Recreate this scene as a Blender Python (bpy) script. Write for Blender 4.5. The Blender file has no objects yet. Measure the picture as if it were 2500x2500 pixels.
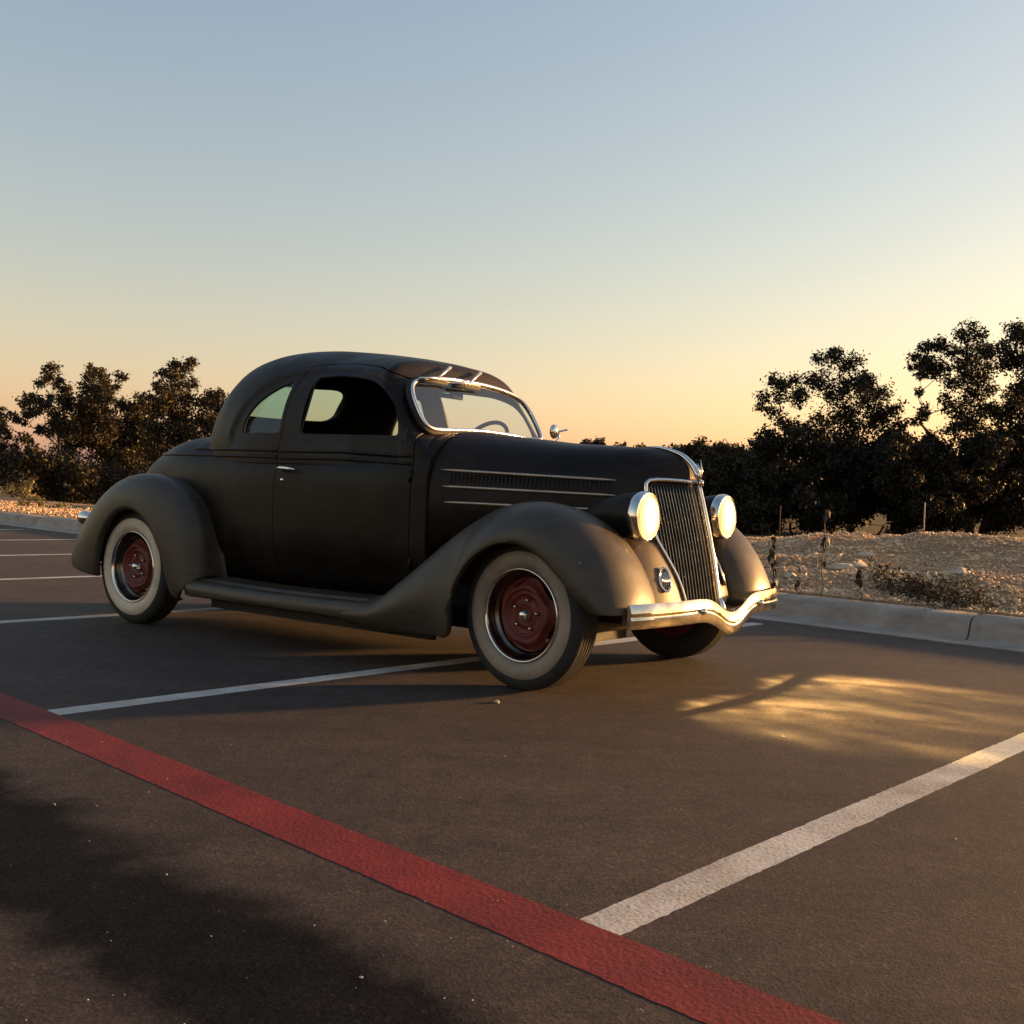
import bpy, math, random
import numpy as np
from math import sin, cos, pi, radians, sqrt
from mathutils import Vector, Matrix
random.seed(7)
rng = np.random.default_rng(11)
scene = bpy.context.scene
col = scene.collection

# ------------------------------------------------------------------ camera
CAM_H = 0.8835
def cam_axes(pitch, roll):
    cp, sp, cr, sr = cos(pitch), sin(pitch), cos(roll), sin(roll)
    fwd = np.array([0, cp, sp]); right = np.array([1., 0, 0]); down = np.array([0, sp, -cp])
    return cr*right + sr*down, -sr*right + cr*down, fwd
R_, D_, F_ = cam_axes(-0.02089, -0.03825)
cam_data = bpy.data.cameras.new('camera')
cam = bpy.data.objects.new('camera', cam_data); col.objects.link(cam)
m = Matrix.Identity(4)
for i in range(3):
    m[i][0] = R_[i]; m[i][1] = -D_[i]; m[i][2] = -F_[i]
m[2][3] = CAM_H
cam.matrix_world = m
cam_data.sensor_width = 36; cam_data.angle = radians(51.3)
cam_data.clip_end = 3000; cam_data.clip_start = 0.05
scene.camera = cam

# ------------------------------------------------------------------ sky, sun, exposure
SUN_AZ, SUN_EL = radians(69), radians(7.0)      # azimuth clockwise from the view direction (+Y)
world = bpy.data.worlds.new('World'); scene.world = world; world.use_nodes = True
nt = world.node_tree
bg = nt.nodes['Background']
sky = nt.nodes.new('ShaderNodeTexSky'); sky.sky_type = 'NISHITA'; sky.sun_disc = False
sky.sun_elevation = SUN_EL; sky.sun_rotation = SUN_AZ
sky.air_density = 1.5; sky.dust_density = 1.0; sky.ozone_density = 2.0
wb = nt.nodes.new('ShaderNodeMix'); wb.data_type = 'RGBA'; wb.blend_type = 'MULTIPLY'; wb.inputs[0].default_value = 1.0; wb.inputs[7].default_value = (1.20, .905, .72, 1)   # warm white balance
hz = nt.nodes.new('ShaderNodeMix'); hz.data_type = 'RGBA'; hz.blend_type = 'ADD'; hz.inputs[0].default_value = 1.0; hz.inputs[7].default_value = (.03, .19, .60, 1)           # even bluish air-light
nt.links.new(sky.outputs[0], wb.inputs[6]); nt.links.new(wb.outputs[2], hz.inputs[6]); nt.links.new(hz.outputs[2], bg.inputs['Color']); bg.inputs['Strength'].default_value = 0.10
sd = bpy.data.lights.new('sun', 'SUN'); sd.energy = 4.7; sd.angle = radians(3.0); sd.color = (1.0, 0.54, 0.19)
sun = bpy.data.objects.new('sun', sd); col.objects.link(sun)
to_sun = Vector((sin(SUN_AZ)*cos(SUN_EL), cos(SUN_AZ)*cos(SUN_EL), sin(SUN_EL)))
sun.rotation_euler = to_sun.to_track_quat('Z', 'Y').to_euler()
scene.view_settings.view_transform = 'Standard'; scene.view_settings.look = 'None'
scene.view_settings.gamma = 1; scene.view_settings.exposure = 1.58

# ------------------------------------------------------------------ helpers
def mesh(name, V, F, mat=None, parent=None, smooth=True, sharp=None):
    me = bpy.data.meshes.new(name)
    me.from_pydata([tuple(map(float, v)) for v in V], [], [tuple(map(int, f)) for f in F])
    me.update()
    if smooth:
        me.polygons.foreach_set('use_smooth', [True]*len(me.polygons))
        if sharp: me.set_sharp_from_angle(angle=radians(sharp))
    o = bpy.data.objects.new(name, me); col.objects.link(o)
    if mat: me.materials.append(mat)
    if parent: o.parent = parent
    return o
def fast_mesh(name, V, quads_or_tris, k, mat, parent=None, smooth=False):
    """V (n,3), faces all with k corners, by foreach_set."""
    V = np.asarray(V, np.float32); Fc = np.asarray(quads_or_tris, np.int32).reshape(-1, k)
    me = bpy.data.meshes.new(name)
    me.vertices.add(len(V)); me.vertices.foreach_set('co', V.ravel())
    me.loops.add(Fc.size); me.loops.foreach_set('vertex_index', Fc.ravel())
    me.polygons.add(len(Fc)); me.polygons.foreach_set('loop_start', np.arange(0, Fc.size, k, dtype=np.int32))
    me.update(calc_edges=True); me.validate()
    if smooth: me.polygons.foreach_set('use_smooth', [True]*len(me.polygons))
    if mat: me.materials.append(mat)
    o = bpy.data.objects.new(name, me); col.objects.link(o)
    if parent: o.parent = parent
    return o
def empty(name, loc=(0, 0, 0), rz=0):
    o = bpy.data.objects.new(name, None); col.objects.link(o)
    o.location = loc; o.rotation_euler = (0, 0, rz); o.empty_display_size = .2
    return o
def tag(o, label=None, cat=None, group=None, kind=None):
    if label: o['label'] = label
    if cat: o['category'] = cat
    if group: o['group'] = group
    if kind: o['kind'] = kind
    return o
def grid_faces(nu, nv, closed_v=False, flip=False):
    F = []
    for i in range(nu-1):
        for j in range(nv if closed_v else nv-1):
            a = i*nv+j; b = i*nv+(j+1) % nv; c = (i+1)*nv+(j+1) % nv; d = (i+1)*nv+j
            F.append((a, d, c, b) if flip else (a, b, c, d))
    return F
def loft(rings, closed=True, caps=True, flip=False):
    rings = [np.asarray(r, float) for r in rings]; n = len(rings[0])
    V = np.concatenate(rings); F = grid_faces(len(rings), n, closed, flip)
    if caps and closed:
        a = tuple(range(n)); b = tuple((len(rings)-1)*n+j for j in range(n))
        F += [a if flip else a[::-1], b[::-1] if flip else b]
    return V, F
def catmull(P, n, closed=False):
    P = np.asarray(P, float); k = len(P)
    t = np.linspace(0, k if closed else k-1, n, endpoint=not closed)
    out = []
    for s in t:
        i = int(min(math.floor(s), (k-1) if closed else k-2)); u = s-i
        g = (lambda q: P[q % k]) if closed else (lambda q: P[min(max(q, 0), k-1)])
        p0, p1, p2, p3 = g(i-1), g(i), g(i+1), g(i+2)
        out.append(.5*(2*p1+(p2-p0)*u+(2*p0-5*p1+4*p2-p3)*u*u+(3*p1-p0-3*p2+p3)*u**3))
    return np.array(out)
def interp(x, xs, ys):
    """monotone-ish smooth 1-D interpolation (Catmull through knots, non-uniform)"""
    xs = np.asarray(xs, float); ys = np.asarray(ys, float)
    d = np.gradient(ys, xs); x = np.clip(x, xs[0], xs[-1])
    i = np.clip(np.searchsorted(xs, x)-1, 0, len(xs)-2)
    h = xs[i+1]-xs[i]; t = (x-xs[i])/h
    return ((2*t**3-3*t**2+1)*ys[i]+(t**3-2*t**2+t)*h*d[i]+(-2*t**3+3*t**2)*ys[i+1]+(t**3-t**2)*h*d[i+1])
def tube(path, r, n=8, closed=False, caps=True, sx=1.0, up=None):
    P = np.asarray(path, float); k = len(P); rr = np.broadcast_to(np.asarray(r, float), (k,))
    T = np.array([P[(i+1) % k]-P[i-1] if closed else P[min(i+1, k-1)]-P[max(i-1, 0)] for i in range(k)])
    T /= np.linalg.norm(T, axis=1)[:, None]+1e-12
    u = np.array(up if up is not None else (0, 0, 1.), float)
    if up is None and abs(T[0] @ u) > .9: u = np.array([1., 0, 0])
    rings = []
    for i in range(k):
        if up is not None: u = np.array(up, float)
        v = u-T[i]*(u @ T[i]); v /= np.linalg.norm(v)+1e-12; w = np.cross(T[i], v); u = v
        a = np.linspace(0, 2*pi, n, endpoint=False)
        rings.append(P[i]+rr[i]*(np.outer(np.cos(a), v)+sx*np.outer(np.sin(a), w)))
    if closed: rings.append(rings[0])
    V, F = loft(rings, True, caps and not closed)
    return V, F
def lathe(prof, n=48, axis='y', center=(0, 0, 0)):
    """prof: (r, a) pairs along axis."""
    V = []
    for r, a in prof:
        for j in range(n):
            t = 2*pi*j/n
            p = (r*cos(t), a, r*sin(t)) if axis == 'y' else ((a, r*cos(t), r*sin(t)) if axis == 'x' else (r*cos(t), r*sin(t), a))
            V.append(np.add(p, center))
    return np.array(V), grid_faces(len(prof), n, True, flip=(axis == 'y'))
def boxv(x0, x1, y0, y1, z0, z1):
    V = [(x, y, z) for z in (z0, z1) for y in (y0, y1) for x in (x0, x1)]
    return V, [(0, 2, 3, 1), (4, 5, 7, 6), (0, 1, 5, 4), (1, 3, 7, 5), (3, 2, 6, 7), (2, 0, 4, 6)]
def join(*parts):
    V = []; F = []; o = 0
    for v, f in parts:
        V += [tuple(q) for q in v]; F += [tuple(i+o for i in g) for g in f]; o += len(v)
    return V, F
def evaluated(o):
    dg = bpy.context.evaluated_depsgraph_get(); dg.update()
    me = bpy.data.meshes.new_from_object(o.evaluated_get(dg)); o.modifiers.clear(); o.data = me
    return o
def boolean(o, cutter, op):
    """exact boolean; if the solver loses the shell, nudge the cutter and try again"""
    src = o.data; n0 = len(src.polygons); base = cutter.data.copy()
    for k in range(5):
        o.data = src
        if k:
            me = base.copy(); me.transform(Matrix.Translation((.0007*k, .0003*k, -.0005*k))); cutter.data = me
        b = o.modifiers.new('b', 'BOOLEAN'); b.object = cutter; b.operation = op; b.solver = 'EXACT'
        evaluated(o)
        if op == 'INTERSECT' and len(o.data.polygons) > 200: break
        if op != 'INTERSECT' and len(o.data.polygons) > .55*n0: break
    return o
def dup(o, name=None):
    c = o.copy(); c.data = o.data.copy(); col.objects.link(c)
    if name: c.name = name
    return c
def kill(*os):
    for o in os: bpy.data.objects.remove(o, do_unlink=True)
def smooth(o, ang=35):
    me = o.data; me.polygons.foreach_set('use_smooth', [True]*len(me.polygons)); me.set_sharp_from_angle(angle=radians(ang)); return o
def outward(o, c):
    me = o.data; n = len(me.polygons); a = np.zeros(n*3); b = np.zeros(n*3)
    me.polygons.foreach_get('center', a); me.polygons.foreach_get('normal', b)
    if ((a.reshape(-1, 3)-np.array(c))*b.reshape(-1, 3)).sum(1).mean() < 0: me.flip_normals()
def solid(o, t, off=-1):
    s = o.modifiers.new('thickness', 'SOLIDIFY'); s.thickness = t; s.offset = off; return o

# ------------------------------------------------------------------ materials
def new_mat(name):
    m = bpy.data.materials.new(name); m.use_nodes = True
    return m, m.node_tree, m.node_tree.nodes['Principled BSDF']
def N(t, typ, **kw):
    n = t.nodes.new(typ)
    for k, v in kw.items():
        if k in n.inputs: n.inputs[k].default_value = v
        else: setattr(n, k, v)
    return n
def ramp(t, src, stops):
    r = t.nodes.new('ShaderNodeValToRGB'); t.links.new(src, r.inputs[0])
    el = r.color_ramp.elements
    while len(el) < len(stops): el.new(.5)
    for e, (p, c) in zip(el, stops): e.position = p; e.color = (*c, 1) if len(c) == 3 else c
    return r.outputs[0]
def mottled(name, c1, c2, scale, rough=(.5, .7), metallic=0., bump=0., bscale=None, c3=None, coords='Object', spec=.5, chips=None, dust=None):
    m, t, b = new_mat(name)
    tc = t.nodes.new('ShaderNodeTexCoord')
    n = N(t, 'ShaderNodeTexNoise', Scale=scale, Detail=8.0, Roughness=.62); t.links.new(tc.outputs[coords], n.inputs['Vector'])
    st = [(.3, c1), (.7, c2)] if c3 is None else [(.28, c1), (.5, c2), (.72, c3)]
    c = ramp(t, n.outputs[0], st)
    if dust:                                   # fine streaky dust film
        mp = N(t, 'ShaderNodeMapping'); mp.inputs['Scale'].default_value = (1.2, 1.2, 5); t.links.new(tc.outputs[coords], mp.inputs[0])
        nd = N(t, 'ShaderNodeTexNoise', Scale=dust[1], Detail=10.0, Roughness=.75); t.links.new(mp.outputs[0], nd.inputs['Vector'])
        f = ramp(t, nd.outputs[0], [(.42, (0, 0, 0)), (.75, (dust[2],)*3)])
        mx = N(t, 'ShaderNodeMix', data_type='RGBA'); t.links.new(f, mx.inputs[0]); t.links.new(c, mx.inputs[6]); mx.inputs[7].default_value = (*dust[0], 1); c = mx.outputs[2]
    if chips:                                  # small chips and scratches down to pale primer
        v = N(t, 'ShaderNodeTexVoronoi', Scale=chips[0]); nz = N(t, 'ShaderNodeTexNoise', Scale=3.0, Detail=2.0)
        mp = N(t, 'ShaderNodeMapping'); mp.inputs['Scale'].default_value = (1, 1, .45); t.links.new(tc.outputs[coords], mp.inputs[0]); t.links.new(mp.outputs[0], v.inputs['Vector']); t.links.new(tc.outputs[coords], nz.inputs['Vector'])
        a = N(t, 'ShaderNodeMath', operation='LESS_THAN'); a.inputs[1].default_value = chips[1]; t.links.new(v.outputs['Distance'], a.inputs[0])
        k = N(t, 'ShaderNodeMath', operation='GREATER_THAN'); k.inputs[1].default_value = .58; t.links.new(nz.outputs[0], k.inputs[0])
        g = N(t, 'ShaderNodeMath', operation='MULTIPLY'); t.links.new(a.outputs[0], g.inputs[0]); t.links.new(k.outputs[0], g.inputs[1])
        mx = N(t, 'ShaderNodeMix', data_type='RGBA'); t.links.new(g.outputs[0], mx.inputs[0]); t.links.new(c, mx.inputs[6]); mx.inputs[7].default_value = (*chips[2], 1); c = mx.outputs[2]
    t.links.new(c, b.inputs['Base Color'])
    r = ramp(t, n.outputs[0], [(.3, (rough[0],)*3), (.7, (rough[1],)*3)]); t.links.new(r, b.inputs['Roughness'])
    b.inputs['Metallic'].default_value = metallic; b.inputs['Specular IOR Level'].default_value = spec
    if bump:
        n2 = N(t, 'ShaderNodeTexNoise', Scale=bscale or scale*6, Detail=6.0); t.links.new(tc.outputs[coords], n2.inputs['Vector'])
        bp = N(t, 'ShaderNodeBump', Strength=1.0, Distance=bump); t.links.new(n2.outputs[0], bp.inputs['Height']); t.links.new(bp.outputs[0], b.inputs['Normal'])
    return m
M = {}
M['body'] = mottled('matte_black_paint', (.0030, .0021, .0017), (.0062, .0041, .0030), 2.6, (.34, .60), c3=(.024, .0105, .0058), bump=.0022, bscale=4, spec=.20, dust=((.034, .021, .0135), 6.0, .42), chips=(26, .04, (.07, .045, .03)))
M['fender'] = mottled('dusty_primer', (.026, .0202, .0130), (.040, .0308, .0190), 3.1, (.34, .56), c3=(.055, .0415, .0245), bump=.0014, bscale=6, spec=.4, dust=((.085, .066, .048), 6.0, .5), chips=(22, .055, (.30, .24, .17)))
M['apron'] = mottled('rusty_primer', (.036, .021, .013), (.060, .041, .027), 5.0, (.40, .6), c3=(.078, .057, .038), bump=.0012, bscale=8, spec=.4, dust=((.09, .066, .045), 7.0, .5), chips=(20, .08, (.30, .24, .17)))
M['chrome'] = mottled('worn_chrome', (.62, .60, .56), (.78, .76, .72), 9, (.06, .16), metallic=1.)
M['old_chrome'] = mottled('pitted_chrome', (.46, .41, .33), (.78, .74, .67), 14, (.05, .20), metallic=1., bump=.0007, bscale=18)
M['bar'] = mottled('grille_bar_paint', (.20, .175, .14), (.52, .46, .37), 20, (.16, .30), metallic=1.0)
M['rubber'] = mottled('tyre_rubber', (.010, .010, .010), (.022, .020, .019), 12, (.75, .9), bump=.0008, bscale=60)
M['white'] = mottled('whitewall_rubber', (.38, .32, .24), (.56, .475, .36), 7, (.6, .75), c3=(.62, .53, .41))
M['dirty_white'] = mottled('grimy_whitewall_rubber', (.15, .12, .092), (.25, .205, .158), 6, (.6, .8), c3=(.32, .26, .20))
M['dark_chrome'] = mottled('darkened_chrome', (.10, .085, .07), (.22, .19, .16), 12, (.18, .34), metallic=1.)  # dark ground reflection in the rim barrel is put into the colour
M['red'] = mottled('red_wheel_paint', (.040, .006, .004), (.130, .014, .009), 14, (.45, .7), c3=(.085, .028, .015), bump=.0012, bscale=40)
M['under'] = mottled('chassis_black', (.008, .007, .006), (.016, .013, .011), 8, (.7, .9))
M['cloth'] = mottled('seat_cloth', (.020, .016, .013), (.035, .028, .022), 30, (.85, .95))
M['strip'] = mottled('painted_trim', (.34, .26, .20), (.5, .42, .33), 8, (.3, .45), metallic=.6)
M['frame'] = mottled('polished_aluminium', (.66, .64, .64), (.80, .78, .78), 10, (.2, .3), metallic=.85)
def glass(name, tint, ior, film):
    m, t, b = new_mat(name); t.nodes.remove(b)
    out = t.nodes['Material Output']
    tr = N(t, 'ShaderNodeBsdfTransparent', Color=(*tint, 1)); gl = N(t, 'ShaderNodeBsdfGlossy', Roughness=.03); df = N(t, 'ShaderNodeBsdfDiffuse', Color=(.42, .46, .46, 1))
    tc = t.nodes.new('ShaderNodeTexCoord'); nz = N(t, 'ShaderNodeTexNoise', Scale=3.5, Detail=6.0); t.links.new(tc.outputs['Object'], nz.inputs['Vector'])
    f = ramp(t, nz.outputs[0], [(.3, (film*.5,)*3), (.75, (film*1.6,)*3)]); m0 = t.nodes.new('ShaderNodeMixShader')      # thin grey-blue film painted in for reflected sky haze
    t.links.new(f, m0.inputs[0]); t.links.new(tr.outputs[0], m0.inputs[1]); t.links.new(df.outputs[0], m0.inputs[2])
    fr = N(t, 'ShaderNodeFresnel', IOR=ior); mx = t.nodes.new('ShaderNodeMixShader')
    t.links.new(fr.outputs[0], mx.inputs[0]); t.links.new(m0.outputs[0], mx.inputs[1]); t.links.new(gl.outputs[0], mx.inputs[2])
    t.links.new(mx.outputs[0], out.inputs[0]); return m
M['glass'] = glass('window_glass', (.52, .74, .72), 1.5, .04)
M['wglass'] = glass('windshield_glass', (.78, .92, .95), 1.95, .02)
# ------------------------------------------------------------------ lot frame
LY = -0.75229
E_ = np.array([cos(LY), sin(LY)]); NN = np.array([-sin(LY), cos(LY)])
KERB0 = 7.0; RED0 = 1.714; LINE0 = 1.3714; LW = 2.5054
def lot(u, v, z=0.):      # u along the kerb (to the right), v across (towards the kerb)
    return (E_[0]*u+NN[0]*v, E_[1]*u+NN[1]*v, z)
def px_ray(px, py):
    f = 2603.2; d = R_*(px-1250)/f + D_*(py-1250)/f + F_; return d
def px_at(px, py, depth):
    return np.array([0, 0, CAM_H]) + px_ray(px, py)*depth

def lens_mat():
    """lit lens: hot in the middle, amber towards the rim, broken by the flutes of the glass"""
    if 'lens' in M: return M['lens']
    m, t, b = new_mat('lit_headlight_lens')
    b.inputs['Base Color'].default_value = (.9, .8, .5, 1); b.inputs['Roughness'].default_value = .12
    tc = t.nodes.new('ShaderNodeTexCoord'); sp = t.nodes.new('ShaderNodeSeparateXYZ'); t.links.new(tc.outputs['Object'], sp.inputs[0])
    def mth(op, a, bb=None, c=None):
        n = N(t, 'ShaderNodeMath', operation=op)
        for i, q in enumerate((a, bb, c)):
            if q is None: continue
            if isinstance(q, (int, float)): n.inputs[i].default_value = q
            else: t.links.new(q, n.inputs[i])
        return n.outputs[0]
    dy = mth('SUBTRACT', mth('ABSOLUTE', sp.outputs[1]), .401); dz = mth('SUBTRACT', sp.outputs[2], .787)
    r = mth('SQRT', mth('ADD', mth('MULTIPLY', mth('MULTIPLY', dy, dy), 1.6), mth('MULTIPLY', dz, dz)))
    q = mth('MULTIPLY', r, 9.2)
    c = ramp(t, q, [(.0, (1.0, .97, .80)), (.45, (1.0, .93, .62)), (.8, (1.0, .84, .38)), (1.0, (1.0, .74, .24))]); t.links.new(c, b.inputs['Emission Color'])
    st = ramp(t, q, [(.0, (1, 1, 1)), (.4, (.62, .62, .62)), (.8, (.30, .30, .30)), (1.0, (.20, .20, .20))])
    fl = mth('MULTIPLY_ADD', mth('SINE', mth('MULTIPLY', dy, 620.0)), .26, 1.0)
    t.links.new(mth('MULTIPLY', mth('MULTIPLY', st, fl), LENS_E), b.inputs['Emission Strength'])
    bp = N(t, 'ShaderNodeBump', Strength=.6, Distance=.002); t.links.new(fl, bp.inputs['Height']); t.links.new(bp.outputs[0], b.inputs['Normal'])
    M['lens'] = m; return m
LENS_E = .95
# ------------------------------------------------------------------ ground
def smoothstep(a, b, x):
    t = np.clip((x-a)/(b-a), 0, 1); return t*t*(3-2*t)
def vnoise(x, y, seed=0):
    """cheap smooth value noise"""
    r = np.random.default_rng(seed).random((64, 64))
    xi = np.floor(x).astype(int); yi = np.floor(y).astype(int); fx = x-xi; fy = y-yi
    fx = fx*fx*(3-2*fx); fy = fy*fy*(3-2*fy)
    g = lambda a, b: r[a % 64, b % 64]
    return (g(xi, yi)*(1-fx)+g(xi+1, yi)*fx)*(1-fy)+(g(xi, yi+1)*(1-fx)+g(xi+1, yi+1)*fx)*fy
KV = KERB0 + 0.56          # back edge of the kerb
def bank_h(u, v):
    """terrain height beyond the kerb"""
    w = v-KV
    right = smoothstep(-11.0, -5.5, u)                       # the gravel bank lies to the right
    rise = .16 + (.24*smoothstep(.2, 4.2, w)+.06*smoothstep(.0, 1.2, w))*right - .10*smoothstep(.4, 3.5, w)*(1-right) + .13*smoothstep(-7, -2.5, u)*smoothstep(.8, 4, w)
    fall = smoothstep(5.2, 11, w)*(.75 - .25*(1-right))
    n = (vnoise(u*.9, v*.9, 1)-.5)*.10 + (vnoise(u*2.6, v*2.6, 2)-.5)*.05 + (vnoise(u*7, v*7, 3)-.5)*.022
    # erosion rills that run down the bank
    rill = np.abs(vnoise(u*1.7+v*.55, v*.25+u*.1, 4)-.5)
    n = n-.05*np.exp(-(rill/.05)**2)*smoothstep(.3, 1.2, w)*(1-smoothstep(4.5, 6, w))
    amp = smoothstep(0, .7, w)*np.where(w > 14, .5, 1)
    return rise-fall+n*amp*(.4+.6*right)
def ground_z(u, v):
    return np.where(v < KV, -.03, bank_h(u, v))
def axis(parts):
    return np.unique(np.concatenate([np.linspace(a, b, n) for a, b, n in parts]).round(4))
gu = axis([(-900, -60, 18), (-60, -20, 40), (-20, -10, 80), (-10, 3, 200), (3, 20, 35), (20, 900, 18)])
gv = np.concatenate([axis([(-900, -20, 16), (-20, KV-.02, 12)]), axis([(KV, KV+8, 170), (KV+8, 30, 60), (30, 90, 30), (90, 1200, 18)])])
U, Vv = np.meshgrid(gu, gv, indexing='ij')
Z = ground_z(U, Vv)
Z = np.where(Vv > 60, Z.clip(None, -.2), Z)
P = np.stack([E_[0]*U+NN[0]*Vv, E_[1]*U+NN[1]*Vv, Z], -1).reshape(-1, 3)
nu, nv = len(gu), len(gv)
I = (np.arange(nu-1)[:, None]*nv+np.arange(nv-1)[None, :]).ravel()
Fq = np.stack([I, I+nv, I+nv+1, I+1], -1)
def dirt_mat():
    m, t, b = new_mat('gravelly_dirt')
    tc = t.nodes.new('ShaderNodeTexCoord')
    n1 = N(t, 'ShaderNodeTexNoise', Scale=1.1, Detail=9.0, Roughness=.6); n2 = N(t, 'ShaderNodeTexNoise', Scale=26.0, Detail=6.0, Roughness=.7)
    v1 = N(t, 'ShaderNodeTexVoronoi', Scale=38.0)
    for n in (n1, n2, v1): t.links.new(tc.outputs['Object'], n.inputs['Vector'])
    c1 = ramp(t, n1.outputs[0], [(.3, (.36, .215, .12)), (.55, (.49, .315, .185)), (.75, (.57, .39, .245))])
    c2 = ramp(t, v1.outputs['Color'], [(.0, (.45, .42, .40)), (.6, (.85, .8, .75)), (1, (1.15, 1.1, 1.0))])
    mx = N(t, 'ShaderNodeMix', data_type='RGBA', blend_type='MULTIPLY'); mx.inputs[0].default_value = .8
    t.links.new(c1, mx.inputs[6]); t.links.new(c2, mx.inputs[7])
    # darker dry-grass field farther out (the thing's own colour: turf, not shade)
    sep = t.nodes.new('ShaderNodeSeparateXYZ'); t.links.new(tc.outputs['Object'], sep.inputs[0])
    a = N(t, 'ShaderNodeMath', operation='MULTIPLY'); a.inputs[1].default_value = NN[0]; t.links.new(sep.outputs[0], a.inputs[0])
    a2 = N(t, 'ShaderNodeMath', operation='MULTIPLY_ADD'); a2.inputs[1].default_value = NN[1]; t.links.new(sep.outputs[1], a2.inputs[0]); t.links.new(a.outputs[0], a2.inputs[2])
    nn = N(t, 'ShaderNodeMath', operation='MULTIPLY_ADD'); nn.inputs[1].default_value = 3.0; t.links.new(n1.outputs[0], nn.inputs[0]); t.links.new(a2.outputs[0], nn.inputs[2])
    f = N(t, 'ShaderNodeMapRange'); f.inputs[1].default_value = KV+9; f.inputs[2].default_value = KV+13; t.links.new(nn.outputs[0], f.inputs[0])
    grass = ramp(t, n2.outputs[0], [(.35, (.055, .040, .020)), (.65, (.13, .095, .05))])
    m2 = N(t, 'ShaderNodeMix', data_type='RGBA'); t.links.new(f.outputs[0], m2.inputs[0]); t.links.new(mx.outputs[2], m2.inputs[6]); t.links.new(grass, m2.inputs[7])
    t.links.new(m2.outputs[2], b.inputs['Base Color']); b.inputs['Roughness'].default_value = .95; b.inputs['Specular IOR Level'].default_value = .15
    bp = N(t, 'ShaderNodeBump', Strength=1.0, Distance=.02); t.links.new(v1.outputs['Distance'], bp.inputs['Height'])
    bp2 = N(t, 'ShaderNodeBump', Strength=.8, Distance=.02); t.links.new(n2.outputs[0], bp2.inputs['Height']); t.links.new(bp.outputs[0], bp2.inputs['Normal'])
    t.links.new(bp2.outputs[0], b.inputs['Normal']); return m
M['dirt'] = dirt_mat()
ground = fast_mesh('ground', P, Fq, 4, M['dirt'], smooth=True); tag(ground, 'gravelly dirt ground and dry field beyond the kerb', 'ground', kind='structure')

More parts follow.
